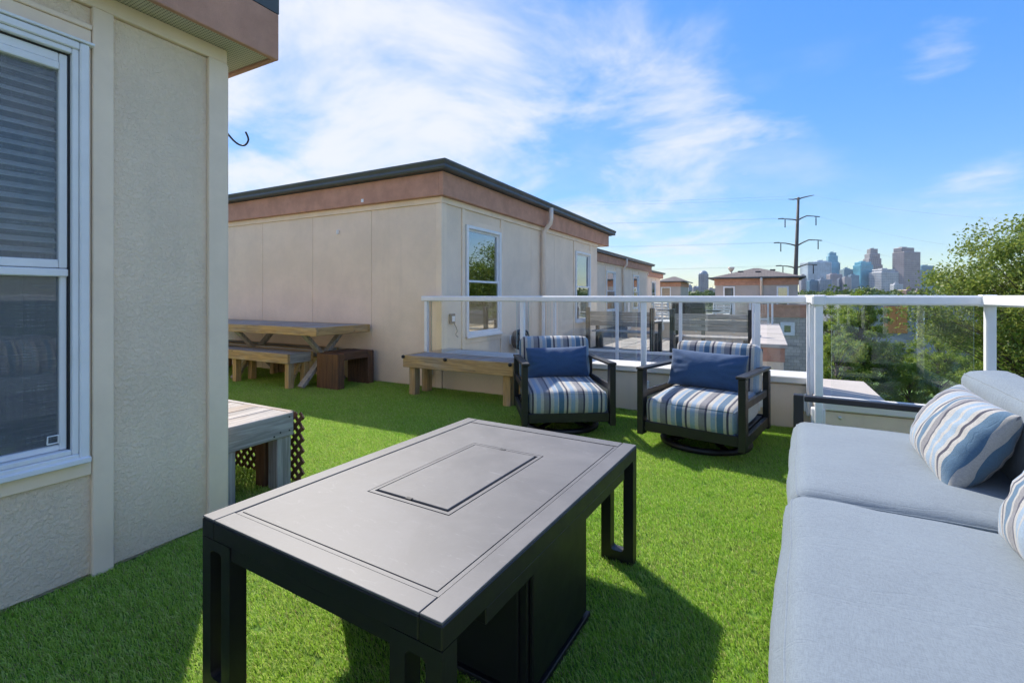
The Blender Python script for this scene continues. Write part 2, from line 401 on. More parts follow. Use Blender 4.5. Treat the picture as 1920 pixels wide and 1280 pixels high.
class MB:
    def __init__(s): s.v = []; s.f = []; s.mi = []
    def add(s, V, F, mi=0):
        n = len(s.v); s.v += [tuple(p) for p in V]; s.f += [tuple(i + n for i in f) for f in F]; s.mi += [mi] * len(F); return s
    def box(s, x0, x1, y0, y1, z0, z1, b=0, mi=0): return s.add(*cbox((x0 + x1) / 2, (y0 + y1) / 2, (z0 + z1) / 2, abs(x1 - x0) / 2, abs(y1 - y0) / 2, abs(z1 - z0) / 2, b), mi)
    def beam(s, p, q, w, h, b=0, up=(0, 0, 1), mi=0):
        p, q = Vector(p), Vector(q); d = (q - p); l = d.length; d.normalize()
        r = d.cross(Vector(up)); r = r.normalized() if r.length > 1e-4 else Vector((1, 0, 0)); u = r.cross(d)
        V, F = cbox(0, 0, 0, w / 2, l / 2, h / 2, b); m = (p + q) / 2
        return s.add([m + r * a + d * c + u * e for a, c, e in V], F, mi)
    def tube(s, pts, rad, n=8, cap=True, mi=0):
        pts = [Vector(p) for p in pts]; rad = rad if isinstance(rad, (list, tuple)) else [rad] * len(pts)
        V = []; F = []; prev = None
        for i, p in enumerate(pts):
            d = (pts[min(i + 1, len(pts) - 1)] - pts[max(i - 1, 0)]).normalized()
            if prev is None: r = d.orthogonal().normalized()
            else: r = (prev - d * prev.dot(d)); r = r.normalized() if r.length > 1e-5 else d.orthogonal().normalized()
            prev = r; u = d.cross(r)
            for k in range(n):
                a = 2 * math.pi * k / n; V.append(p + (r * math.cos(a) + u * math.sin(a)) * rad[i])
        for i in range(len(pts) - 1):
            for k in range(n): F.append((i * n + k, i * n + (k + 1) % n, (i + 1) * n + (k + 1) % n, (i + 1) * n + k))
        if cap: F.append(tuple(range(n))[::-1]); F.append(tuple((len(pts) - 1) * n + k for k in range(n)))
        return s.add(V, F, mi)
    def prism(s, poly, p0, p1, mi=0):
        """poly: list of (a,b) offsets; swept from p0 to p1, a = horizontal normal, b = z"""
        p0, p1 = Vector(p0), Vector(p1); d = (p1 - p0).normalized(); a = Vector((d.y, -d.x, 0)).normalized(); n = len(poly)
        V = [p + a * u + Vector((0, 0, w)) for p in (p0, p1) for u, w in poly]
        F = [(i, (i + 1) % n, n + (i + 1) % n, n + i) for i in range(n)] + [tuple(range(n))[::-1], tuple(range(n, 2 * n))]
        return s.add(V, F, mi)
    def mesh(s, name, smooth=False, recalc=True):
        me = bpy.data.meshes.new(name); me.from_pydata(s.v, [], s.f)
        for p, k in zip(me.polygons, s.mi): p.material_index = k
        if recalc:
            bm = bmesh.new(); bm.from_mesh(me); bmesh.ops.recalc_face_normals(bm, faces=bm.faces); bm.to_mesh(me); bm.free()
        if smooth: me.polygons.foreach_set('use_smooth', [True] * len(me.polygons))
        me.update(); return me
    def build(s, name, mats, parent=None, smooth=False, recalc=True, local=False):
        """geometry is in world coordinates unless local; an unrotated parent's place is subtracted"""
        if parent is not None and not local:
            o = Vector(root_loc(parent)); s.v = [tuple(Vector(p) - o) for p in s.v]
        me = s.mesh(name, smooth, recalc)
        for m in (mats if isinstance(mats, (list, tuple)) else [mats]): me.materials.append(m)
        ob = bpy.data.objects.new(name, me); COL.objects.link(ob)
        if parent is not None: ob.parent = parent
        return ob
def root_loc(o):
    l = Vector((0, 0, 0))
    while o is not None: l += Vector(o.location); o = o.parent
    return l
def tag(o, label=None, cat=None, group=None, kind=None):
    if label: o['label'] = label
    if cat: o['category'] = cat
    if group: o['group'] = group
    if kind: o['kind'] = kind
    return o
def thing(name, loc, label, cat, rz=0, group=None):
    o = bpy.data.objects.new(name, None); COL.objects.link(o); o.location = loc; o.rotation_euler = (0, 0, R(rz)); o.empty_display_size = .1
    return tag(o, label, cat, group)
_pc = {}
def piece(name, c, size, mat, parent, b=.003, rot=None, local=True):
    """one bevelled block with shared mesh data; c = centre in the parent's space (or world, when local is False)"""
    key = (name, tuple(round(q, 3) for q in size), round(b, 4), mat.name)
    if key not in _pc:
        mb = MB(); mb.add(*cbox(0, 0, 0, size[0] / 2, size[1] / 2, size[2] / 2, b)); me = mb.mesh(name); me.materials.append(mat); _pc[key] = me
    ob = bpy.data.objects.new(name, _pc[key]); COL.objects.link(ob)
    if parent is not None: ob.parent = parent
    ob.location = Vector(c) - (Vector((0, 0, 0)) if local or parent is None else root_loc(parent))
    if rot: ob.rotation_euler = rot
    return ob
def wpiece(name, x0, x1, y0, y1, z0, z1, mat, parent, b=.003):
    return piece(name, ((x0 + x1) / 2, (y0 + y1) / 2, (z0 + z1) / 2), (x1 - x0, y1 - y0, z1 - z0), mat, parent, b, None, False)
def copy_tree(o, parent=None):
    c = o.copy(); COL.objects.link(c); c.parent = parent
    for ch in list(o.children): copy_tree(ch, c)
    return c

# ------------------------------------------------------------------ the setting
GZ = -9.0
g = MB(); g.add([(-3400, -3400, GZ), (3400, -3400, GZ), (3400, 3400, GZ), (-3400, 3400, GZ)], [(0, 1, 2, 3)])
def m_ground():
    t = NT('town_ground'); v = t.pos()
    f = t.noise(v, .012, 5, .6); f2 = t.noise(v, .4, 4, .6)
    c = t.mix(t.ramp(f, .42, .6), (.075, .115, .03), (.13, .125, .11))
    t.pbr(t.mix(t.math('MULTIPLY', f2, .4), c, (.05, .08, .02)), .95); return t.m
tag(g.build('ground', m_ground()), kind='structure')
M['lawn'] = m_plain('lawn', (.105, .19, .03), .95, .25, .5, .6, 12, .05)
M['paving'] = m_plain('pale_paving', (.42, .40, .37), .85, .1, .6, .1)
g = MB(); g.add([(8, 14, GZ + .008), (75, 14, GZ + .008), (75, 95, GZ + .008), (8, 95, GZ + .008)], [(0, 1, 2, 3)])
tag(g.build('lawn', M['lawn']), kind='structure')
g = MB(); g.add([(10, 47, GZ + .016), (75, 50.5, GZ + .016), (75, 53, GZ + .016), (10, 49.2, GZ + .016)], [(0, 1, 2, 3)])
g.add([(26, 14, GZ + .020), (28, 14, GZ + .020), (35, 60, GZ + .020), (33, 60, GZ + .020)], [(0, 1, 2, 3)])
tag(g.build('path', M['paving']), kind='structure')

# the roof deck under the turf
XW = -2.45; YC = 1.456; XR = 1.25; YF = 4.83; Y2 = 4.05; XJ = .31; X2W = -3.6
dk = MB(); dk.box(XW - .02, XR + .1, -3.4, Y2 + .1, -.25, -.004); dk.box(-9.2, XJ + .05, YC - .02, YF + .1, -.254, -.006)
tag(dk.build('roof_deck', M['turf_base']), kind='structure')

def turf():
    TS = .30; tiles = []
    for k in range(5):
        rr = random.Random(50 + k); mb = MB()
        for i in range(3800):
            x, y = rr.uniform(-TS / 2, TS / 2), rr.uniform(-TS / 2, TS / 2)
            h = rr.uniform(.008, .019); w = rr.uniform(.0008, .0015); la = rr.gauss(3.7, 1.0); ln = rr.uniform(.4, 1.5) * h
            dx, dy = math.cos(la), math.sin(la); wa = rr.random() * 3.1416; wx, wy = math.cos(wa) * w, math.sin(wa) * w
            m = (x + dx * ln * .35, y + dy * ln * .35, h * .62); t_ = (x + dx * ln, y + dy * ln, h)
            mb.add([(x - wx, y - wy, -.004), (x + wx, y + wy, -.004), (m[0] + wx * .85, m[1] + wy * .85, m[2]), (m[0] - wx * .85, m[1] - wy * .85, m[2]), t_], [(0, 1, 2, 3), (3, 2, 4)])
        me = mb.mesh('turf_tile', False, False); me.materials.append(M['turf']); tiles.append(bpy.data.objects.new('turf_tile', me))
    V = []
    def fill(x0, x1, y0, y1):
        nx, ny = math.ceil((x1 - x0) / TS), math.ceil((y1 - y0) / TS)
        for i in range(nx):
            for j in range(ny): V.append((x0 + TS * (i + .5), y1 - TS * (j + .5), 0))
    fill(XW, XR, -1.2, Y2 - .02); fill(XW, XJ - .03, Y2 - .02, Y2 - .02 + 2 * TS); fill(XW, XJ - .03, YF - TS, YF); fill(-8.6, XW, YC + .01, YF)
    me = bpy.data.meshes.new('turf'); me.from_pydata(V, [], []); me.materials.append(M['turf'])
    ob = bpy.data.objects.new('turf', me); COL.objects.link(ob)
    tag(ob, 'bright green artificial turf covering the roof deck', 'turf', kind='stuff')
    ng = bpy.data.node_groups.new('turf_scatter', 'GeometryNodeTree')
    ng.interface.new_socket('Geometry', in_out='INPUT', socket_type='NodeSocketGeometry')
    ng.interface.new_socket('Geometry', in_out='OUTPUT', socket_type='NodeSocketGeometry')
    N = ng.nodes.new; L = ng.links.new
    gi = N('NodeGroupInput'); go = N('NodeGroupOutput'); js = N('GeometryNodeJoinGeometry')
    for o in tiles:
        oi = N('GeometryNodeObjectInfo'); oi.inputs['Object'].default_value = o; oi.inputs['As Instance'].default_value = True
        L(oi.outputs['Geometry'], js.inputs[0])
    ip = N('GeometryNodeInstanceOnPoints'); ip.inputs['Pick Instance'].default_value = True
    L(gi.outputs[0], ip.inputs['Points']); L(js.outputs[0], ip.inputs['Instance'])
    ri = N('FunctionNodeRandomValue'); ri.data_type = 'INT'; ri.inputs[4].default_value = 0; ri.inputs[5].default_value = 4; L(ri.outputs[2], ip.inputs['Instance Index'])
    rq = N('FunctionNodeRandomValue'); rq.data_type = 'INT'; rq.inputs[4].default_value = 0; rq.inputs[5].default_value = 3; rq.inputs['Seed'].default_value = 3
    mu = N('ShaderNodeMath'); mu.operation = 'MULTIPLY'; mu.inputs[1].default_value = .05; L(rq.outputs[2], mu.inputs[0])
    cx = N('ShaderNodeCombineXYZ'); L(mu.outputs[0], cx.inputs[2]); L(cx.outputs[0], ip.inputs['Rotation'])
    L(ip.outputs[0], go.inputs[0])
    md = ob.modifiers.new('scatter', 'NODES'); md.node_group = ng
turf()

# ------------------------------------------------------------------ windows and houses
def window_x(par, X, y0, y1, z0, z1, sash, pane, depth=.05, fw=.045, face=1, screen=False):
    """double-hung window in a wall whose outer face is the plane X, facing +X"""
    w = thing_part('window', (X, y0, z0), par)
    fr = MB(); b = .006; o = X + depth * .75; i = X - .02
    fr.box(i, o, y0, y0 + fw, z0, z1, b); fr.box(i, o, y1 - fw, y1, z0, z1, b)
    fr.box(i, o - .001, y0 + fw, y1 - fw, z1 - fw, z1, b); fr.box(i, o - .001, y0 + fw, y1 - fw, z0, z0 + fw, b)
    fr.box(o - .001, o + .012, y0 - .012, y1 + .012, z0 - .016, z0 + .016, .004)
    fr.build('frame', M['white_vinyl'], w)
    iy0, iy1, iz0, iz1 = y0 + fw, y1 - fw, z0 + fw, z1 - fw; sw = .03
    for nm, a, c, xx in (('lower_sash', iz0, sash + sw, X + .004), ('upper_sash', sash - .002, iz1, X - .014)):
        s = MB(); s.box(xx - .012, xx + .014, iy0, iy0 + sw, a, c, .003); s.box(xx - .012, xx + .014, iy1 - sw, iy1, a, c, .003)
        s.box(xx - .0115, xx + .0135, iy0 + sw, iy1 - sw, a, a + sw, .003); s.box(xx - .0115, xx + .0135, iy0 + sw, iy1 - sw, c - sw, c, .003)
        s.build(nm, M['white_vinyl'], w)
        p = MB(); p.add([(xx, iy0 + sw, a + sw), (xx, iy1 - sw, a + sw), (xx, iy1 - sw, c - sw), (xx, iy0 + sw, c - sw)], [(0, 1, 2, 3)])
        p.build('pane', pane, w)
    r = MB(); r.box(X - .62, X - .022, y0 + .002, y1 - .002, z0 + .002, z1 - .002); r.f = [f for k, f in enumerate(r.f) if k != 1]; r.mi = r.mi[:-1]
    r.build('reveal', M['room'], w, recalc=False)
    return w
def thing_part(name, loc, par):
    o = bpy.data.objects.new(name, None); COL.objects.link(o); o.parent = par; o.location = Vector(loc) - root_loc(par); o.empty_display_size = .05
    return o
GUT = [(0, 0), (.085, 0), (.10, .02), (.092, .05), (.118, .085), (.118, .105), (.104, .105), (.10, .09), (.006, .09), (.0, .105)]
def gutter(par, pts):
    """K-profile gutter along a polyline, outer side to the right of travel, mitred by butting"""
    m = MB()
    P = [Vector(p) for p in pts]; dirs = [(P[i + 1] - P[i]).normalized() for i in range(len(P) - 1)]
    nor = [Vector((d.y, -d.x, 0)) for d in dirs]; rings = []
    for i, p in enumerate(P):
        if i == 0: off = nor[0]
        elif i == len(P) - 1: off = nor[-1]
        else: off = nor[i - 1] + nor[i]
        rings.append([p + off * a + Vector((0, 0, b)) for a, b in GUT])
    n = len(GUT); V = [q for r in rings for q in r]; F = []
    for i in range(len(P) - 1):
        for k in range(n): F.append((i * n + k, i * n + (k + 1) % n, (i + 1) * n + (k + 1) % n, (i + 1) * n + k))
    F += [tuple(range(n))[::-1], tuple((len(P) - 1) * n + k for k in range(n))]
    m.add(V, F); return m.build('gutter', M['gutter'], par)

# --- near house
nh = thing('townhouse', (XW, YC, 0), 'beige stucco house wall with screened window at the left edge, nearest the camera', 'house')
HZ = 2.405
core = MB(); core.box(-9.0, XW - .66, -3.4, YC - .03, -.25, 2.62); core.box(XW - .66, XW - .022, .897, YC - .03, -.25, 2.62); core.box(XW - .66, XW - .022, -.60, .895 - 1.25, -.25, 2.62)
core.box(XW - .66, XW - .022, -3.4, -.60, -.25, 2.62)
core.box(XW - .66, XW - .022, -.355, .897, 2.165, 2.62); core.box(XW - .66, XW - .022, -.355, .897, -.25, .495)
core.build('wall', M['stucco'], nh)
low = MB(); low.box(-9.0, XR + .12, -3.5, Y2 + .10, GZ, -.26); low.box(-9.2, XJ + .3, Y2 + .10, YF + .3, GZ, -.262)
low.build('lower_wall', M['stucco'], nh)
# stucco panels between the battens (each its own piece)
for a, b_, c, d in ((.976, 1.364, .012, 2.334), (-.355, .904, .012, .422), (-.355, .904, 2.262, 2.334), (-1.6, -.43, .012, 2.334), (-2.8, -1.67, .012, 2.334)):
    wpiece('panel', XW - .022, XW - .004, a, b_, c, d, M['stucco'], nh, .002)
for a, b_ in ((.904, .976), (1.364, YC), (-.43, -.355), (-1.67, -1.60), (-2.87, -2.8)): wpiece('batten', XW - .02, XW + .018, a, b_, .0, 2.336, M['trim'], nh, .003)
wpiece('frieze_board', XW - .02, XW + .016, -3.4, YC - .001, 2.337, HZ, M['trim'], nh, .003)
wpiece('sill_board', XW - .02, XW + .014, -.353, .902, .424, .492, M['trim'], nh, .003)
wpiece('head_board', XW - .02, XW + .012, -.353, .902, 2.172, 2.236, M['trim'], nh, .003)
wpiece('drip_cap', XW - .01, XW + .045, -.353, .902, 2.163, 2.174, M['white_vinyl'], nh, .002)
wpiece('head_strip', XW - .02, XW + .02, -.353, .902, 2.237, 2.258, M['trim'], nh, .003)
wpiece('jamb_strip', XW - .02, XW + .008, .886, .9015, .494, 2.162, M['trim'], nh, .002)
# north wall, seen from a step aside
for k in range(5): wpiece('panel', XW - 1.22 * (k + 1) + .004, XW - 1.22 * k - (.02 if k == 0 else .004), YC - .03, YC - .006, .012, 2.40, M['stucco'], nh, .002)
wpiece('batten', XW - .09, XW - .001, YC - .028, YC + .016, .0, 2.336, M['trim'], nh, .003)
wpiece('frieze_board', -9.0, XW - .092, YC - .028, YC + .014, 2.337, HZ, M['trim'], nh, .003)
OV = .162
sf = MB(); sf.box(XW - .02, XW + OV - .014, -3.4, YC + OV - .014, HZ + .001, HZ + .013); sf.box(-9, XW - .02, YC - .02, YC + OV - .014, HZ + .0012, HZ + .0132)
sf.build('soffit', M['soffit'], nh)
fa = MB(); fa.box(XW + OV - .014, XW + OV + .014, -3.4, YC + OV + .014, HZ - .012, 2.635, .004); fa.box(-9, XW + OV - .015, YC + OV - .014, YC + OV + .0135, HZ - .012, 2.635, .004)
fa.build('fascia', M['fascia'], nh)
gutter(nh, [(-9, YC + OV + .0145, 2.637), (XW + OV + .0145, YC + OV + .0145, 2.637), (XW + OV + .0145, -3.4, 2.637)])
rf = MB(); rf.box(-9, XW + OV + .012, -3.4, YC + OV + .012, 2.636, 2.70); rf.build('roof', M['roof_metal'], nh)
# near window
wy0, wy1, wz0, wz1, ws = -.353, .886, .496, 2.160, 1.262
nw = thing_part('window', (XW, wy0, wz0), nh)
fr = MB()
fr.box(XW - .02, XW + .040, wy1 - .030, wy1, wz0, wz1, .004); fr.box(XW - .02, XW + .032, wy1 - .052, wy1 - .031, wz0 + .03, wz1 - .03, .003)
fr.box(XW - .02, XW + .040, wy0, wy0 + .03, wz0, wz1, .004); fr.box(XW - .02, XW + .032, wy0 + .031, wy0 + .052, wz0 + .03, wz1 - .03, .003)
fr.box(XW - .02, XW + .0395, wy0 + .031, wy1 - .031, wz1 - .03, wz1, .004); fr.box(XW - .02, XW + .0315, wy0 + .053, wy1 - .053, wz1 - .052, wz1 - .031, .003)
fr.box(XW - .02, XW + .0395, wy0 + .031, wy1 - .031, wz0, wz0 + .03, .004); fr.box(XW - .02, XW + .0315, wy0 + .053, wy1 - .053, wz0 + .031, wz0 + .05, .003)
fr.box(XW + .0, XW + .050, wy0 - .004, wy1 + .004, wz0 - .012, wz0 + .012, .004)
fr.build('frame', M['white_vinyl'], nw)
ga = MB(); ga.box(XW - .02, XW + .012, wy1 - .058, wy1 - .0525, wz0 + .05, wz1 - .05); ga.box(XW - .02, XW + .012, wy0 + .053, wy1 - .0585, wz1 - .058, wz1 - .0525)
ga.build('gasket', M['black_gasket'], nw)
a0, a1 = wy0 + .06, wy1 - .0588
up = MB(); up.box(XW - .018, XW + .010, a1 - .026, a1, ws, wz1 - .0585, .003); up.box(XW - .018, XW + .010, a0, a0 + .026, ws, wz1 - .0585, .003)
up.box(XW - .018, XW + .0095, a0 + .027, a1 - .027, wz1 - .095, wz1 - .0585, .003); up.box(XW - .018, XW + .015, a0 + .027, a1 - .027, wz1 - .125, wz1 - .096, .003)
up.box(XW - .018, XW + .0095, a0 + .027, a1 - .027, ws, ws + .032, .003); up.build('upper_sash', M['white_vinyl'], nw)
lo = MB(); lo.box(XW - .02, XW + .004, a1 - .022, a1, wz0 + .052, ws - .012, .003); lo.box(XW - .02, XW + .004, a0, a0 + .022, wz0 + .052, ws - .012, .003)
lo.box(XW - .02, XW + .018, a0, a1, ws - .034, ws - .003, .004); lo.box(XW - .02, XW + .0035, a0 + .023, a1 - .023, wz0 + .052, wz0 + .074, .003)
lo.build('lower_sash', M['white_vinyl'], nw)
for nm, z0, z1, xs in (('pane', ws + .032, wz1 - .125, XW - .012), ('pane', wz0 + .074, ws - .034, XW - .016)):
    p = MB(); p.add([(xs, a0 + .02, z0), (xs, a1 - .02, z0), (xs, a1 - .02, z1), (xs, a0 + .02, z1)], [(0, 1, 2, 3)]); p.build(nm, M['pane_near'], nw)
for z0, z1, xs in ((ws + .030, wz1 - .125, XW - .002), (wz0 + .072, ws - .034, XW - .006)):
    p = MB(); p.add([(xs, a0 + .02, z0), (xs, a1 - .02, z0), (xs, a1 - .02, z1), (xs, a0 + .02, z1)], [(0, 1, 2, 3)]); p.build('insect_screen', M['screen'], nw)
cl = MB(); cl.tube([(XW + .008, a1 - .06, wz0 + .085), (XW + .012, a1 - .06, wz0 + .115), (XW + .012, a1 - .028, wz0 + .115), (XW + .008, a1 - .028, wz0 + .085), (XW + .008, a1 - .06, wz0 + .085)], .003, 6)
cl.build('screen_latch', M['white_vinyl'], nw)
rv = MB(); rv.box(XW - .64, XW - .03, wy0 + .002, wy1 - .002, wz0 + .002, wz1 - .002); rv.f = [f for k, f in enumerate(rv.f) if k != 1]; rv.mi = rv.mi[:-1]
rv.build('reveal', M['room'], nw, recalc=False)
bl = thing('window_blind', (XW - .055, .26, ws + .05), 'pale slatted blind behind the upper half of the near screened window', 'blind')
for k in range(19): piece('slat', (0, 0, .02 + k * .04), (.034, 1.1, .003), M['blind'], bl, .0008, (0, R(38), 0))
def smooth_path(P, n=6):
    P = [Vector(p) for p in P]; out = []
    for i in range(len(P) - 1):
        a, b, c, d = P[max(i - 1, 0)], P[i], P[i + 1], P[min(i + 2, len(P) - 1)]
        for k in range(n):
            t = k / n; out.append(.5 * ((2 * b) + (c - a) * t + (2 * a - 5 * b + 4 * c - d) * t * t + (3 * b - a - 3 * c + d) * t ** 3))
    return out + [P[-1]]
hk = MB(); hk.tube(smooth_path([(-2.80, YC - .01, 2.34), (-2.80, 1.52, 2.262), (-2.80, 1.64, 2.142), (-2.80, 1.72, 2.072), (-2.80, 1.775, 2.066), (-2.80, 1.803, 2.108), (-2.80, 1.785, 2.152)]), .0055, 8)
tag(hk.build('plant_hook', M['bolt'], None, True), 'thin black iron plant hook jutting out past the near house corner', 'hook')

# --- row houses beyond
def downspout(par, X, y, zt, zb, far=False):
    d = MB(); w = .042
    pts = [(X + .205, y, zt), (X + .205, y, zt - .20), (X + .19, y - .0, zt - .27), (X + .075, y, zt - .40), (X + .06, y, zt - .46), (X + .06, y, zb)]
    d.tube(pts, w, 10); return d.build('downspout', M['downspout'], par, True)
def rowhouse(X, ya, yb, label, wins, spouts, base_panels=True, depth_x=9.0, zr=2.40, zbase=-.2, fasc_over=(.09, .65), lowbox=None, seams=()):
    h = thing('townhouse', (X, ya, 0), label, 'house')
    # wall core split round the window openings
    c = MB(); c.box(X - depth_x, X - .66, ya + .03, yb, zbase, 2.62)
    ys = [ya + .03]
    for (w0, w1, z0, z1, s) in sorted(wins): 
        c.box(X - .66, X - .02, ys[-1], w0 + .002, zbase, 2.62); c.box(X - .66, X - .0202, w0 + .002, w1 - .002, zbase, z0 + .002); c.box(X - .66, X - .0202, w0 + .002, w1 - .002, z1 - .002, 2.62); ys.append(w1 - .002)
    c.box(X - .66, X - .02, ys[-1], yb, zbase, 2.62); c.build('wall', M['stucco_far'], h)
    # end panels facing the camera
    xs = [X - .005] + [q for q in seams]
    for k in range(len(xs) - 1): wpiece('panel', xs[k + 1] + .005, xs[k] - (.07 if k == 0 else .0), ya, ya + .028, .01, 2.325, M['stucco_far'], h, .002)
    wpiece('corner_board', X - .074, X + .012, ya - .012, ya + .03, .0, 2.325, M['trim'], h, .003)
    wpiece('corner_board', X - .02, X + .0119, ya + .031, ya + .10, .0, 2.325, M['trim'], h, .003)
    wpiece('frieze_board', xs[-1], X + .022, ya - .022, ya + .03, 2.326, zr, M['trim'], h, .003)
    wpiece('frieze_board', X - .02, X + .0215, ya + .031, yb, 2.326, zr, M['trim'], h, .003)
    # facade panels, battens and windows
    edges = [ya + .101]
    for (w0, w1, z0, z1, s) in sorted(wins):
        wpiece('batten', X - .02, X + .016, w0 - .085, w0 - .016, .0, 2.324, M['trim'], h, .003); wpiece('batten', X - .02, X + .016, w1 + .016, w1 + .085, .0, 2.324, M['trim'], h, .003)
        wpiece('panel', X - .02, X - .002, w0 - .015, w1 + .015, .01, z0 - .09, M['stucco_far'], h, .002)
        wpiece('sill_board', X - .02, X + .012, w0 - .015, w1 + .015, z0 - .088, z0 - .018, M['trim'], h, .003)
        wpiece('head_board', X - .02, X + .012, w0 - .015, w1 + .015, z1 + .004, z1 + .07, M['trim'], h, .003)
        wpiece('panel', X - .02, X - .004, w0 - .015, w1 + .015, z1 + .072, 2.324, M['stucco_far'], h, .002)
        edges += [w0 - .086, w1 + .086]
        window_x(h, X, w0, w1, z0, z1, s, M['pane'])
    edges.append(yb)
    for k in range(0, len(edges), 2):
        a, b = edges[k], edges[k + 1]; n = max(1, round((b - a) / 1.2))
        for j in range(n): wpiece('panel', X - .02, X - .002, a + (b - a) * j / n + .003, a + (b - a) * (j + 1) / n - .003, .01, 2.324, M['stucco_far'], h, .002)
    o = fasc_over[0]; e = fasc_over[1]
    f = MB(); f.box(X + .02, X + o, ya - o, yb + e, zr, 2.69, .004); f.box(xs[-1], X + .0195, ya - o, ya - .02, zr, 2.6895, .004)
    f.build('fascia', M['fascia'], h)
    s = MB(); s.box(X - 2.0, X + .02, yb + .002, yb + e, zr, zr + .02); s.build('soffit', M['trim'], h)
    gutter(h, [(xs[-1], ya - o - .001, 2.70), (X + o + .001, ya - o - .001, 2.70), (X + o + .001, yb + e + .25, 2.70)])
    r = MB(); r.box(X - depth_x, X + o - .003, ya - o + .003, yb + e + .25, 2.692, 2.775); r.build('roof', M['roof_metal'], h)
    for y in spouts: downspout(h, X, y, 2.72, .15)
    if lowbox:
        lb = MB(); lb.box(*lowbox); lb.build('lower_wall', M['stucco_far'], h)
    return h
h2 = rowhouse(X2W, YF, 11.0, 'beige panelled row house with brown fascia behind the picnic table', [(5.36, 6.30, .60, 2.12, 1.345), (9.5, 10.45, .60, 2.12, 1.345)], [7.78], seams=(-4.784, -5.961, -7.138, -8.32, -9.5), lowbox=(-12, .22, YF + .305, 13.9, GZ, -.26))
h3 = rowhouse(-5.35, 15.2, 24.3, 'second beige row house with brown fascia, seen past the end of the first', [(17.4, 18.6, .60, 2.12, 1.345), (21.4, 22.5, .60, 2.12, 1.345)], [19.6], seams=(-6.4, -7.5, -8.6), lowbox=(-14, .0, 13.95, 26, GZ, -.26))
h4 = rowhouse(-6.6, 27.2, 34.0, 'third and smallest beige row house under a dark gutter, left of the hip-roofed end house', [(31.2, 32.4, .60, 2.12, 1.345)], [29.2], seams=(-7.6, -8.6), lowbox=(-15, -1, 26.2, 38, GZ, -.26))
ob = MB(); ob.box(X2W - 1.28, X2W - 1.235, YF - .094, YF - .0905, 2.43, 2.475, .001); ob.build('paint_chip', M['white_vinyl'], h2)
ob = MB(); ob.box(X2W - 1.83, X2W - 1.80, YF - .03, YF - .0, 2.04, 2.10, .004); ob.build('wall_clip', M['white_vinyl'], h2)

# shingled hip-roofed houses
def m_shingle():
    t = NT('roof_shingles'); v = t.objc()
    b = t.n('ShaderNodeTexBrick', {'Vector': v, 'Color1': (.15, .125, .115, 1), 'Color2': (.22, .19, .17, 1), 'Mortar': (.08, .07, .065, 1), 'Scale': 1.0, 'Mortar Size': .01, 'Brick Width': .35, 'Row Height': .16})
    n = t.noise(v, 3, 5)
    t.pbr(t.mix(t.math('MULTIPLY', n, .35), b.outputs[0], (.12, .10, .09)), .95, 0, t.bump(n, .3, .01)); return t.m
M['shingle'] = m_shingle()
M['siding'] = m_brickgrid('shake_siding', (.50, .44, .385), (.33, .29, .25), .3, .2)
M['lap'] = m_plain('beige_siding', (.50, .44, .385), .7, .08, 1.0, .2, 20)
M['pane_far'] = m_window('far_pane', .4)
def win_y(par, x0, x1, Y, z0, z1, fw=.09, mull=False):
    w = MB(); w.box(x0, x0 + fw, Y - .05, Y + .02, z0, z1, .008); w.box(x1 - fw, x1, Y - .05, Y + .02, z0, z1, .008)
    w.box(x0 + fw, x1 - fw, Y - .049, Y + .02, z1 - fw, z1, .008); w.box(x0 + fw, x1 - fw, Y - .049, Y + .02, z0, z0 + fw, .008)
    if mull: w.box((x0 + x1) / 2 - .03, (x0 + x1) / 2 + .03, Y - .04, Y + .02, z0 + fw, z1 - fw, .005)
    wo = w.build('window', M['white_vinyl'], par)
    p = MB(); p.add([(x0 + fw, Y - .02, z0 + fw), (x1 - fw, Y - .02, z0 + fw), (x1 - fw, Y - .02, z1 - fw), (x0 + fw, Y - .02, z1 - fw)], [(0, 1, 2, 3)])
    p.build('pane', M['pane_far'], wo)
    p = MB(); p.add([(x0 + fw, Y - .004, z0 + fw), (x1 - fw, Y - .004, z0 + fw), (x1 - fw, Y - .004, z1 - fw), (x0 + fw, Y - .004, z1 - fw)], [(0, 1, 2, 3)])
    p.build('blind', M['room'], wo)  # dark sheet painted as the dim room behind the pane, not a blind
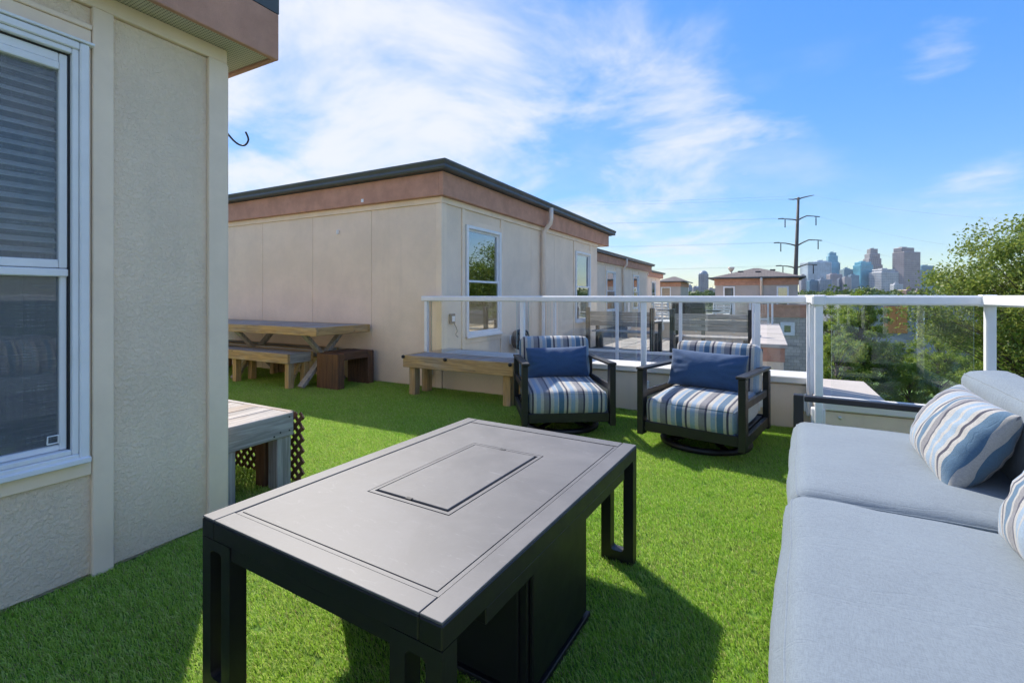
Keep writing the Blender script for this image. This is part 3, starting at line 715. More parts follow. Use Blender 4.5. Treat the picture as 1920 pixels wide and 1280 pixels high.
def hip_house(label, x0, x1, Y, dep, z0, ez, peak, wins, lower=None, spout=None, vents=True, over=.35):
    h = thing('hip_roofed_house', ((x0 + x1) / 2, Y, z0), label, 'house')
    m = MB(); m.box(x0, x1, Y, Y + dep, z0, ez - .02); m.build('wall', M['lap'], h)
    m = MB(); m.box(x0 - .05, x1 + .05, Y - .05, Y + dep + .05, ez - .42, ez + .0, .01); m.build('fascia', M['fascia'], h)
    m = MB(); a, b, c, d = x0 - over, x1 + over, Y - over, Y + dep + over; mid = (c + d) / 2; hl = max(.15, (b - a - (d - c)) / 2)
    xm = (a + b) / 2; z = ez + .06
    V = [(a, c, z), (b, c, z), (b, d, z), (a, d, z), (xm - hl, mid, peak), (xm + hl, mid, peak)]
    m.add(V, [(0, 1, 5, 4), (2, 3, 4, 5), (1, 2, 5), (3, 0, 4)]); m.add([(p[0], p[1], z - .01) for p in V[:4]], [(0, 1, 2, 3)])
    r = m.build('roof', M['shingle'], h, recalc=False)
    m = MB(); m.box(a - .06, b + .06, c - .06, c + .03, ez + .002, ez + .10, .01); m.box(b - .03, b + .06, c + .031, d, ez + .003, ez + .10, .01); m.box(a - .06, a + .03, c + .031, d, ez + .003, ez + .10, .01); m.build('gutter', M['gutter'], h)
    if vents:
        for vx, t in ((xm - .9, .62), (xm + .15, .55), (xm + 1.0, .72)):
            vy = c + (mid - c) * t; vz = z + (peak - z) * t
            m = MB(); m.box(vx - .16, vx + .16, vy - .14, vy + .14, vz - .05, vz + .06, .03); m.build('roof_vent', M['roof_metal'], r)
    for w in wins: win_y(h, *w)
    if spout: 
        m = MB(); m.tube([(spout, Y - over - .02, ez + .03), (spout, Y - over + .0, ez - .2), (spout, Y - .10, ez - .45), (spout, Y - .09, z0 + 1)], .075, 8); m.build('downspout', M['downspout'], h, True)
    if lower: 
        lx0, lx1, lY, lz = lower
        m = MB(); m.box(lx0, lx1, lY, Y + dep, GZ, lz); m.build('lower_storey', M['siding'], h)
        m = MB(); m.box(lx0 - .04, lx1 + .04, lY - .05, Y + .5, lz - .72, lz - .05, .01); m.box(lx0 - .12, lx1 + .12, lY - .12, Y + .5, lz - .048, lz + .05, .01); m.build('band', M['fascia'], h)
    return h
# the house in the middle distance: front plane Y = 34
def onY(px, Y):
    s_, c_ = math.sin(R(YAW)), math.cos(R(YAW)); l = (px - 960) / 893
    return Y * (-s_ + l * c_) / (c_ + l * s_)
def zat(px, py, Y):
    s_, c_ = math.sin(R(YAW)), math.cos(R(YAW)); l = (px - 960) / 893
    return EYE - (py - 556) / 893 * Y / (c_ + l * s_)
YH = 34.0
xa, xb = onY(1341, YH), onY(1496, YH); ez = zat(1415, 522, YH)
hh = hip_house('beige house with grey shingled hip roof below the power pole', xa, xb, YH, 5.6, -3.4, ez, ez + .80,
    [(onY(1356, YH), onY(1378, YH), YH, -.1, zat(1367, 537, YH)), (onY(1456, YH), onY(1479, YH), YH, -.1, zat(1467, 536.5, YH))], (onY(1422, YH), onY(1515, YH - 1), YH - 1.0, zat(1480, 572, YH)), onY(1427.5, YH), True)
YL = YH - 1.0
win_y(hh, onY(1463, YL), onY(1490, YL), YL, zat(1476, 629, YL), zat(1476, 604, YL), .2)
ant = MB(); ax_, ay_, az_ = onY(1371, YH + 2.5), YH + 2.5, zat(1371, 512, YH + 2.5)
ant.tube([(ax_, ay_, az_ - .9), (ax_, ay_, az_ + .15)], .06, 8); ant.tube([(ax_, ay_, az_ + .1), (ax_, ay_, az_ + .3), (ax_, ay_, az_ + .42)], [.08, .2, .22], 10)
ant.build('roof_flue', M['downspout'], hh, True)
YE = 47.0
hip_house('small beige hip-roofed house closing the row of roofs at far left', onY(1236, YE), onY(1276, YE), YE, 5.0, -4, zat(1258, 529, YE), zat(1258, 529, YE) + .62, [(onY(1239.5, YE), onY(1258, YE), YE, -.6, zat(1249, 538, YE))], None, None, False)

# ------------------------------------------------------------------ parapets and glass railings
pw = thing('parapet_wall', (0, YF, 0), 'low beige parapet wall with white metal cap around our turf deck', 'wall')
def pw_run_x(par, x0, x1, Y, zt, th, n, capm=None, face_mat='stucco_far'):
    c = MB(); c.box(x0, x1, Y + .012, Y + th, -.2, zt - .06); c.build('core', M[face_mat], par)
    for k in range(n):
        a, b = x0 + (x1 - x0) * k / n, x0 + (x1 - x0) * (k + 1) / n
        wpiece('panel', a + .003, b - .003, Y - .004, Y + .013, .005, zt - .075, M[face_mat], par, .002)
    wpiece('cap', x0, x1, Y - .035, Y + th + .04, zt - .06, zt, M['cap'], par, .008)
pw_run_x(pw, X2W + .02, XJ + .02, YF, .455, .30, 4)
c = MB(); c.box(XJ + .022, XJ + .40, Y2 + .012, YF + .30, -.2, .34); c.build('core', M['stucco_far'], pw)
wpiece('ledge_cap', XJ + .022, XJ + .44, Y2 + .235, YF + .36, .342, .40, M['cap_top'], pw, .006)
c = MB(); c.box(XJ + .03, XJ + .25, Y2 + .05, Y2 + .06, .1, .12); 
wpiece('panel', XJ + .003, XJ + .021, Y2 + .05, YF - .01, .005, .38, M['stucco_far'], pw, .002)
wpiece('panel', XJ + .025, XR + .02, Y2 - .004, Y2 + .013, .005, .165, M['stucco_far'], pw, .002)
wpiece('panel', XJ + .025, XR + .02, Y2 - .004, Y2 + .013, .171, .335, M['stucco_far'], pw, .002)
c = MB(); c.box(XJ + .402, XR + .15, Y2 + .014, Y2 + .16, -.2, .34); c.build('core', M['stucco_far'], pw)
wpiece('cap', XJ - .01, XR + .18, Y2 - .03, Y2 + .232, .345, .404, M['cap'], pw, .008)
c = MB(); c.box(XR + .012, XR + .16, -3.4, Y2 + .013, -.2, .34); c.build('core', M['stucco_far'], pw)
for k in range(6): wpiece('panel', XR - .004, XR + .013, Y2 - .01 - 1.2 * (k + 1) + .003, Y2 - .01 - 1.2 * k - .003, .005, .335, M['stucco_far'], pw, .002)
wpiece('cap', XR - .03, XR + .19, -3.4, Y2 - .031, .345, .404, M['cap'], pw, .008)
for x, y, z in ((XJ + .055, Y2 - .008, .27),):
    m = MB(); m.tube([(x + .08, y + .004, .30), (x + .08, y - .006, .30)], .012, 10); m.build('bolt', M['cap'], pw, True)

def railing(par, a, b, posts, zt, zb, pane_z0, pw_=.048, rh=.064, rw=.066, brk=None, lowrail=False, end_gap=.05):
    """one straight run of rail between a and b with posts at the fractions given"""
    a, b = Vector((a[0], a[1], 0)), Vector((b[0], b[1], 0)); d = (b - a); L_ = d.length; d.normalize(); nrm = Vector((d.y, -d.x, 0))
    ang = math.atan2(d.y, d.x); rot = (0, 0, ang); o = root_loc(par)
    def P(s, n, z): return a + d * s + nrm * n + Vector((0, 0, z)) - o
    piece('top_rail', P(L_ / 2, 0, zt - rh / 2), (L_, rw, rh), M['white_rail'], par, .010, rot)
    ps = [L_ * p for p in posts]
    for s in ps: 
        piece('post', P(s, 0, (zb + zt - rh) / 2 - .001), (pw_, pw_, zt - rh - zb - .002), M['white_rail'], par, .005, rot)
        if brk: piece('bracket', P(s, -brk * .5 - pw_ * .5 + .0, zb + .10), (.085, brk, .15), M['white_rail'], par, .006, rot)
    for s0, s1 in zip(ps[:-1], ps[1:]):
        p0, p1 = s0 + pw_ / 2 + end_gap, s1 - pw_ / 2 - end_gap
        m = MB(); V, F = cbox(0, 0, 0, (p1 - p0) / 2, .004, (zt - rh - pane_z0) / 2 + .01, 0)
        m.add(V, F); m.mi = [1, 1, 0, 0, 1, 1]
        me = m.mesh('glass_pane'); me.materials.append(M['glass']); me.materials.append(M['glass_edge'])
        ob = bpy.data.objects.new('glass_pane', me); COL.objects.link(ob); ob.parent = par; ob.location = P((p0 + p1) / 2, 0, (zt - rh + pane_z0) / 2 + .01); ob.rotation_euler = rot
    if lowrail:
        for s0, s1 in zip(ps[:-1], ps[1:]): piece('bottom_rail', P((s0 + s1) / 2, 0, pane_z0 - .02), (s1 - s0 - pw_ - .002, .04, .04), M['white_rail'], par, .005, rot)
rl = thing('glass_railing', (XJ, 4.75, 0), 'white metal railing with clear glass panels around our turf deck', 'railing')
YR = 4.755
def fx(x): return (onY(x, YR) - (-3.84)) / (XJ + .03 + 3.84)
railing(rl, (-3.84, YR), (XJ + .03, YR), [fx(800), fx(980), fx(1207), fx(1420), fx(1518.5)], 1.157, .14, .47, brk=.045)
railing(rl, (XJ + .005, YR - .035), (XJ + .005, Y2 - .05), [.28], 1.1569, .2, .47)
railing(rl, (XJ - .028, Y2 - .065), (XR - .02, Y2 - .065), [.035, .975], 1.1565, .18, .43, brk=.055)
railing(rl, (XR - .055, Y2 - .10), (XR - .055, -3.2), [.2, .4, .6, .8, .985], 1.156, .18, .43, brk=.055)
for p in ((-3.79, YR + .25),): # short stub beside the wall
    piece('post', Vector((p[0], p[1], .78)) - root_loc(rl), (.03, .03, .62), M['white_rail'], rl, .004)
for nm, cx, cy, w, d in (('corner_cap', XJ + .005, Y2 - .065, .084, .084), ('corner_cap', XR - .055, Y2 - .065, .084, .084), ('corner_cap', XJ + .005, YR, .08, .08)):
    piece(nm, Vector((cx, cy, 1.124)) - root_loc(rl), (w, d, .074), M['white_rail'], rl, .010)

# ------------------------------------------------------------------ neighbouring roof deck
def m_pebble():
    t = NT('river_stone'); r = t.n('ShaderNodeNewGeometry').outputs['Random Per Island']
    c = t.mix(r, (.13, .115, .10), (.42, .38, .34)); c = t.mix(t.math('MULTIPLY', t.noise(t.pos(), 40, 3), .4), c, (.16, .13, .12))
    t.pbr(c, .8); return t.m
gb = MB(); gb.box(X2W + .05, .15, YF + .32, 7.5, -.3, .02); tag(gb.build('gravel_bed', M['roof_metal']), kind='structure')
def pebbles():
    rr = random.Random(3); mb = MB()
    ico = bmesh.new(); bmesh.ops.create_icosphere(ico, subdivisions=1, radius=1); iv = [v.co.copy() for v in ico.verts]; fi = [tuple(v.index for v in f.verts) for f in ico.faces]; ico.free()
    for _ in range(5200):
        x, y = rr.uniform(X2W + .1, .12), rr.uniform(YF + .36, 7.44); s = rr.uniform(.018, .046); ax = Vector((s * rr.uniform(.9, 1.5), s * rr.uniform(.8, 1.2), s * rr.uniform(.5, .8))); m = Matrix.Rotation(rr.random() * 6.28, 3, 'Z') @ Matrix.Rotation(rr.uniform(-.3, .3), 3, 'X')
        mb.add([m @ Vector((v.x * ax.x * rr.uniform(.92, 1.08), v.y * ax.y, v.z * ax.z)) + Vector((x, y, .03 + rr.random() * .03)) for v in iv], fi)
    tag(mb.build('river_stones', m_pebble(), None, True, False), 'loose grey river stones on the roof strip behind the parapet', 'stones', kind='stuff')
pebbles()
db = MB(); db.box(-9, .1, 7.5, 26.0, -.3, -.03); ndk = tag(db.build('neighbour_deck', M['roof_metal']), kind='structure')
rr = random.Random(9)
for i in range(7):
    for j in range(8):
        x = -3.4 + i * .52; y = 7.62 + j * .78
        if x > .05: continue
        wpiece('paver', x + .012, x + .508, y + .012, y + .768, -.03, .005 + rr.uniform(-.003, .003), M['old_y'] if (i + j) % 2 else M['old_x'], ndk, .004)
nr = thing('glass_railing', (0, 7.5, 0), 'white railing on the far side of the river stones, seen through our glass', 'railing')
railing(nr, (-3.45, 7.5), (onY(1418, 7.5), 7.5), [.01] + [(onY(q, 7.5) + 3.45) / (onY(1418, 7.5) + 3.45) for q in (1040, 1157, 1276)] + [.99], 1.13, .05, .30, pw_=.045, lowrail=True)
np_ = thing('parapet_wall', (.2, 8, 0), 'pale capped side parapet of the neighbouring deck, right of the slatted bench', 'wall')
c = MB(); c.box(-.20, .20, 7.95, 13.7, -.26, .40); c.build('core', M['stucco_far'], np_)
for k in range(8): wpiece('cap_board', -.24, .25, 7.90 + k * .73 + .004, 7.90 + (k + 1) * .73 - .004, .402, .46 + (k % 2) * .002, M['cap_top'], np_, .006)
wpiece('band', -.215, .215, 7.935, 7.949, .20, .40, M['fascia'], np_, .003)
fp = thing('parapet_wall', (-1.6, 13.7, 0), 'far brown-grey parapet with white cap closing the neighbouring deck', 'wall')
pw_run_x(fp, X2W + .02, -.22, 13.7, .46, .30, 3)
fr_ = thing('glass_railing', (-1.6, 13.6, 0), 'distant white railing on the far parapet of the neighbouring deck', 'railing')
railing(fr_, (X2W + .05, 13.62), (.15, 13.62), [.01, .26, .5, .75, .985], 1.13, .20, .47, pw_=.045, brk=.05)
fr2 = thing('glass_railing', (-3, 19.5, 0), 'most distant white railing two decks away, left of the hip-roofed house', 'railing')
railing(fr2, (-5.2, 19.5), (.0, 19.5), [i / 9 for i in range(10)], 1.13, .0, .35, pw_=.05, lowrail=True)

def slat_bench(label, cx, cy, rz, w=1.3):
    b = thing('slatted_bench', (cx, cy, 0), label, 'bench', rz)
    for k in range(3): piece('back_slat', (0, .03, .53 + k * .105 + .045), (w, .03, .098), M['old_x'], b, .004)
    for k in range(4): piece('seat_slat', (0, -.10 - k * .115, .40), (w, .10, .03), M['old_x'], b, .004)
    for s in (-1, 1):
        piece('post', (s * (w / 2 + .04), .05, .46), (.075, .09, .92), M['charcoal'], b, .006)
        piece('leg', (s * (w / 2 - .05), -.42, .19), (.075, .075, .38), M['charcoal'], b, .006)
        piece('arm', (s * (w / 2 + .04), -.22, .62), (.08, .46, .035), M['charcoal'], b, .005)
        piece('arm_post', (s * (w / 2 + .04), -.42, .30), (.07, .07, .60), M['charcoal'], b, .005)
    return b
slat_bench('weathered slatted bench back with dark posts, left one beyond the gravel', -3.0 + .25, 9.9, 172, 1.35)
slat_bench('weathered slatted bench back with dark posts, right one behind the striped chair', -.92, 9.25, 180, 1.22)
def wire_chair(label, x, y, rz):
    c = thing('lawn_chair', (x, y, 0), label, 'chair', rz)
    m = MB()
    for s in (-1, 1):
        m.tube([(s * .26, -.25, 0), (s * .26, -.24, .6), (s * .26, .1, .62), (s * .25, .24, .62)], .014, 6); m.tube([(s * .25, .30, 0), (s * .25, .2, .42), (s * .25, .33, .95)], .014, 6)
    m.build('frame', M['white_vinyl'], c, True, local=True)
    for k in range(6): piece('seat_strap', (0, -.2 + k * .085, .41), (.5, .06, .012), M['white_vinyl'], c, .003)
    for k in range(6): piece('back_strap', (0, .215 + k * .022, .50 + k * .085), (.5, .012, .06), M['white_vinyl'], c, .003)
    piece('head_rail', (0, .335, .95), (.53, .03, .03), M['white_vinyl'], c, .006)
wire_chair('white strapped lawn chair on the farther deck, left of a pair', -2.75, 15.4, 150)
wire_chair('white strapped lawn chair on the farther deck, right of a pair', -1.35, 15.9, 205)
gr = thing('kettle_grill', (-1.75, 12.6, 0), 'small dark cart grill against the far parapet, above the right slatted bench', 'grill')
m = MB(); m.box(-.38, .38, -.25, .25, .62, .88, .04); m.build('firebox', M['charcoal'], gr, local=True)
m = MB(); m.tube([(-.38, 0, .88), (-.36, 0, .88), (.36, 0, .88), (.38, 0, .88)], [.1, .24, .24, .1], 14); m.build('lid', M['charcoal'], gr, True, local=True)
for sx in (-1, 1):
    for sy in (-1, 1): piece('leg', (sx * .34, sy * .2, .31), (.04, .04, .62), M['charcoal'], gr, .004)
for sx in (-1, 1): piece('side_shelf', (sx * .56, 0, .80), (.34, .4, .03), M['charcoal'], gr, .005)

# fittings on the first row house wall
ob_ = thing('outlet_box', (X2W, 5.0, .82), 'small grey outlet cover with dangling cord on the row house wall', 'outlet')
m = MB(); m.box(X2W + .0, X2W + .03, 4.985, 5.095, .80, .93, .006); m.build('cover', M['gutter'], ob_)
m = MB(); m.box(X2W + .031, X2W + .040, 5.01, 5.07, .83, .90, .004); m.build('socket_plate', M['white_vinyl'], ob_)
m = MB(); m.tube([(X2W + .035, 5.06, .80), (X2W + .045, 5.09, .75), (X2W + .04, 5.12, .70), (X2W + .04, 5.08, .66), (X2W + .045, 5.13, .62)], .006, 6); m.build('cord', M['gutter'], ob_, True)
hr = thing('hose_reel', (X2W + .15, 6.72, .47), 'grey coiled garden hose on a reel under the row house window', 'hose reel')
m = MB()
for k in range(5):
    rad = .13 + .012 * (k % 3); pts = [(X2W + .06 + k * .04, 6.72 + rad * math.cos(a * .3142 * 1.0), .47 + rad * math.sin(a * .3142)) for a in range(21)]
    m.tube(pts, .017, 6, False)
m.build('hose', M['gutter'], hr, True)
m = MB(); m.box(X2W - .0, X2W + .04, 6.60, 6.84, .40, .54, .006); m.tube([(X2W + .04, 6.72, .47), (X2W + .27, 6.72, .47)], .06, 12); m.build('reel', M['white_vinyl'], hr, True)

# ------------------------------------------------------------------ wooden furniture
def plank_row(par, name, x0, x1, y0, y1, z, th, n, along, mat, gap=.006, b=.004):
    rr = random.Random(hash((round(x0, 2), round(y0, 2), n)) % 999)
    for k in range(n):
        dz = rr.uniform(-.002, .002)
        if along == 'x':
            a, c = y0 + (y1 - y0) * k / n + gap / 2, y0 + (y1 - y0) * (k + 1) / n - gap / 2
            wpiece(name, x0 + rr.uniform(0, .008), x1 - rr.uniform(0, .008), a, c, z - th + dz, z + dz, mat, par, b)
        else:
            a, c = x0 + (x1 - x0) * k / n + gap / 2, x0 + (x1 - x0) * (k + 1) / n - gap / 2
            wpiece(name, a, c, y0 + rr.uniform(0, .006), y1 - rr.uniform(0, .006), z - th + dz, z + dz, mat, par, b)
# bench against the railing
bn = thing('wooden_bench', (-3.05, 4.4, 0), 'weathered wooden bench standing in front of the glass railing', 'bench')
bx0, bx1, by0, by1, bz = -3.76, -2.30, 4.30, 4.70, .465
plank_row(bn, 'plank', bx0 + .04, bx1 - .04, by0 + .04, by1, bz, .032, 10, 'y', M['grey_y'])
wpiece('apron', bx0, bx1, by0, by0 + .038, bz - .135, bz + .002, M['cedar_x'], bn, .004)
wpiece('apron', bx0, bx0 + .038, by0 + .039, by1, bz - .135, bz + .002, M['cedar_y'], bn, .004)
wpiece('apron', bx1 - .038, bx1, by0 + .039, by1, bz - .135, bz + .002, M['cedar_y'], bn, .004)
for x in (bx0 + .10, bx1 - .10):
    for y in (by0 + .09, by1 - .08): wpiece('leg', x - .045, x + .045, y - .045, y + .045, 0, bz - .034, M['cedar_z'], bn, .004)
for x in (bx0 + .01, (bx0 + bx1) / 2 - .12, bx1 - .03):
    m = MB(); m.tube([(x, by0 + .002, bz - .014), (x, by0 - .016, bz - .014), (x, by0 - .024, bz - .014)], [.020, .020, .012], 12); m.build('bolt_cap', M['bolt'], bn, True)
# picnic table
pt = thing('picnic_table', (-6.4, 4.35, 0), 'long wooden picnic table along the shaded house wall', 'table')
tx0, tx1, ty0, ty1, tz = -8.2, -4.75, 3.90, 4.775, .775
plank_row(pt, 'plank', tx0 + .04, tx1 - .04, ty0 + .04, ty1 - .04, tz, .038, 24, 'y', M['grey_y'], .007)
wpiece('apron', tx0, tx1, ty0, ty0 + .038, tz - .10, tz + .002, M['cedar_x'], pt, .004); wpiece('apron', tx0, tx1, ty1 - .038, ty1, tz - .10, tz + .002, M['cedar_x'], pt, .004)
wpiece('apron', tx1 - .038, tx1, ty0 + .039, ty1 - .039, tz - .10, tz + .002, M['cedar_y'], pt, .004); wpiece('apron', tx0, tx0 + .038, ty0 + .039, ty1 - .039, tz - .10, tz + .002, M['cedar_y'], pt, .004)
for X in (-5.15, -6.55, -7.85):
    for s in (-1, 1):
        m = MB(); yc = (ty0 + ty1) / 2; m.beam((X + s * .024, yc - s * .36, .02), (X + s * .024, yc + s * .33, tz - .045), .045, .09, .004, (1, 0, 0)); m.build('leg', M['old_z'], pt)
    wpiece('cross_bar', X - .06, X + .06, ty0 + .16, ty1 - .16, tz - .085, tz - .041, M['cedar_y'], pt, .004)
wpiece('stretcher', -7.9, -5.1, 4.31, 4.35, .36, .45, M['old_x'], pt, .004)
def side_bench(label, y0, y1, x0, x1, z=.44):
    b = thing('wooden_bench', ((x0 + x1) / 2, y0, 0), label, 'bench')
    plank_row(b, 'plank', x0 + .04, x1 - .04, y0 + .04, y1 - .04, z, .034, 3, 'x', M['grey_x'])
    wpiece('apron', x0, x1, y0, y0 + .038, z - .12, z + .002, M['cedar_x'], b, .004); wpiece('apron', x0, x1, y1 - .038, y1, z - .12, z + .002, M['cedar_x'], b, .004)
    wpiece('apron', x1 - .038, x1, y0 + .039, y1 - .039, z - .12, z + .002, M['grey_y'], b, .004); wpiece('apron', x0, x0 + .038, y0 + .039, y1 - .039, z - .12, z + .002, M['grey_y'], b, .004)
    for X in (x1 - .07, x1 - 1.15, x0 + .07):
        for Y in (y0 + .08, y1 - .08): wpiece('leg', X - .04, X + .04, Y - .038, Y + .038, 0, z - .036, M['cedar_z'], b, .004)
        m = MB(); m.beam((X - .04, y0 + .125, .05), (X - .04, y1 - .12, z - .13), .03, .055, .003, (1, 0, 0)); m.build('brace', M['cedar_y'], b)
    return b
side_bench('wooden picnic bench tucked under the front of the long table', 3.84, 4.22, -7.9, -5.19)
side_bench('wooden picnic bench behind the long table against the wall', 4.50, 4.78, -7.9, -5.35, .43)
st = thing('wooden_stool', (-4.81, 4.4, 0), 'dark brown stained block stool at the end of the picnic table', 'stool')
wpiece('side_slab', -5.01, -4.63, 4.12, 4.225, .0, .44, M['brownwood_z'], st, .006); wpiece('side_slab', -5.01, -4.63, 4.62, 4.725, .0, .44, M['brownwood_z'], st, .006)
for k in range(3): wpiece('seat_plank', -5.01 + k * .127 + .002, -5.01 + (k + 1) * .127 - .002, 4.227, 4.618, .355, .452, M['brownwood_y'], st, .005)
# low bench round the corner with lattice
lb = thing('wooden_bench', (-3.4, 1.7, 0), 'grey plank bench with brown lattice behind the near house corner', 'bench')
qx0, qx1, qy0, qy1, qz = -4.6, -2.53, 1.49, 1.915, .45
for k in range(14):
    a = qx1 - .04 - k * .143
    wpiece('plank', a - .137, a, qy0, qy1 - .01, qz - .034, qz + (k % 3) * .0012, M['grey_y'], lb, .004)
wpiece('apron', qx1 - .038, qx1, qy0 - .01, qy1, qz - .135, qz + .003, M['grey_y'], lb, .004); wpiece('apron', qx0, qx1 - .039, qy1 - .038 + .03, qy1 + .03, qz - .12, qz + .001, M['grey_x'], lb, .004)
for y in (qy0 + .03, qy1 - .055): wpiece('leg', qx1 - .10, qx1 - .012, y - .045, y + .045, 0, qz - .136, M['grey_z'], lb, .004)
wpiece('leg', qx1 - .22, qx1 - .135, qy1 - .10, qy1 - .01, 0, qz - .036, M['brownwood_z'], lb, .004)
for y in (qy0 + .03, qy1 - .055): wpiece('leg', qx0 + .02, qx0 + .11, y - .045, y + .045, 0, qz - .036, M['grey_z'], lb, .004)
# bolts heads on the apron
for y, z in ((qy1 - .03, qz - .02), (qy1 - .03, qz - .10), (qy1 - .09, qz - .10), (qy1 - .13, qz - .115)):
    m = MB(); m.tube([(qx1 - .002, y, z), (qx1 + .003, y, z)], .005, 8); m.build('screw', M['bolt'], lb, True)
def lattice():
    p = thing_part('lattice_panel', (qx1, qy1 + .045, 0), lb); w_, h_ = 2.0, .432; st_ = .048; x_r = qx1 + .018
    def clip(c0, s):  # strip along direction (s,1) in XZ: x = c0 + s*z
        z0, z1 = .005, h_; xa_, xb_ = c0 + s * z0, c0 + s * z1
        lo_, hi_ = x_r - w_, x_r
        pts = []
        for z in (z0, z1): pts.append((c0 + s * z, z))
        (x0, z0), (x1, z1) = pts
        def cut(xlim, keep_less):
            nonlocal x0, z0, x1, z1
            for e in (0, 1):
                x, z = (x0, z0) if e == 0 else (x1, z1)
                if (x > xlim) == keep_less and abs(x - xlim) > 1e-6:
                    zz = (xlim - c0) / s
                    if e == 0: x0, z0 = xlim, zz
                    else: x1, z1 = xlim, zz
        if max(x0, x1) < lo_ or min(x0, x1) > hi_: return None
        cut(hi_, True); cut(lo_, False)
        return (x0, z0, x1, z1) if abs(z1 - z0) > .02 else None
    for s, yy in ((1.0, qy1 + .050), (-1.0, qy1 + .056)):
        c0 = x_r - w_ - .6
        while c0 < x_r + .6:
            r_ = clip(c0, s)
            if r_:
                m = MB(); m.beam((r_[0], yy, r_[1]), (r_[2], yy, r_[3]), .006, .024, .001, (1, 0, 0) if False else (0, 1, 0)); 
                m2 = MB(); d = Vector((r_[2] - r_[0], 0, r_[3] - r_[1])); l = d.length; d.normalize(); n_ = Vector((-d.z, 0, d.x)) * .012
                A, B = Vector((r_[0], yy, r_[1])), Vector((r_[2], yy, r_[3])); t_ = Vector((0, .0026, 0))
                V = [A - n_ - t_, A + n_ - t_, B + n_ - t_, B - n_ - t_, A - n_ + t_, A + n_ + t_, B + n_ + t_, B - n_ + t_]
                m2.add(V, [(0, 1, 2, 3), (7, 6, 5, 4), (0, 4, 5, 1), (1, 5, 6, 2), (2, 6, 7, 3), (3, 7, 4, 0)]); m2.build('strip', M['lattice'], p)
            c0 += st_ * 1.42
lattice()

# ------------------------------------------------------------------ fire table
ft = thing('fire_table', (-.985, 1.441, 0), 'low dark metal fire pit table with dusty, sunlit grey top in the foreground', 'table', -2.7)
W2, L2, TZ = .452, .660, .507
fb = .062
for sx in (-1, 1):
    piece('long_rail', (sx * (W2 - fb / 2), 0, TZ - .0325), (fb, 2 * L2, .052), M['charcoal'], ft, .003)  # dark rail colour carries the shade on the slab's sides
    piece('long_top', (sx * (W2 - fb / 2), 0, TZ - .003), (fb - .003, 2 * L2 - .003, .006), M['table_top'], ft, .0012)  # same coat as the rails, painted paler for dust and sunlight
for sy in (-1, 1):
    piece('end_rail', (0, sy * (L2 - fb / 2 - .0003), TZ - .0328), (2 * (W2 - fb) - .003, fb - .0006, .051), M['charcoal'], ft, .003)
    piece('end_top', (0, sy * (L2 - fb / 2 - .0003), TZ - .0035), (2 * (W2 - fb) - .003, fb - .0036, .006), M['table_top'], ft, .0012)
# recessed step, then the inner sheet with its opening
xs, ys = W2 - fb - .0018, L2 - fb - .0018; lx, ly, lcx, lcy = .172, .305, .0, .018
sp = MB(); g_ = .012
for a, b_, c, d in ((-xs, -xs + g_, -ys, ys), (xs - g_, xs, -ys, ys), (-xs + g_, xs - g_, -ys, -ys + g_), (-xs + g_, xs - g_, ys - g_, ys)): sp.box(a, b_, c, d, TZ - .04, TZ - .003)
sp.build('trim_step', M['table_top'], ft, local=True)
it = MB(); x1, y1 = xs - g_ - .0016, ys - g_ - .0016
for a, b_, c, d in ((-x1, lcx - lx, -y1, y1), (lcx + lx, x1, -y1, y1), (lcx - lx, lcx + lx, -y1, lcy - ly), (lcx - lx, lcx + lx, lcy + ly, y1)): it.box(a, b_, c, d, TZ - .03, TZ - .001)
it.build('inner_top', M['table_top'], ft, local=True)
gs = MB(); gs.box(-xs, xs, -ys, ys, TZ - .056, TZ - .0405); gs.build('under_panel', M['charcoal'], ft, local=True)
ld = MB()
for a, b_, c, d in ((-lx + .004, -lx + .017, -ly + .004, ly - .004), (lx - .017, lx - .004, -ly + .004, ly - .004), (-lx + .017, lx - .017, -ly + .004, -ly + .017), (-lx + .017, lx - .017, ly - .017, ly - .004)): ld.box(lcx + a, lcx + b_, lcy + c, lcy + d, TZ - .03, TZ - .0005)
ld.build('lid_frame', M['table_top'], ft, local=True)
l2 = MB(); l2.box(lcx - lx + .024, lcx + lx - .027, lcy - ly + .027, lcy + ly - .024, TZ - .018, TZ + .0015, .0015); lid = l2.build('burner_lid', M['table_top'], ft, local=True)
for yy in (lcy - ly + .026, lcy + ly - .023): piece('lift_notch', (lcx - .01, yy, TZ + .001), (.026, .014, .004), M['black_gasket'], lid, .001)
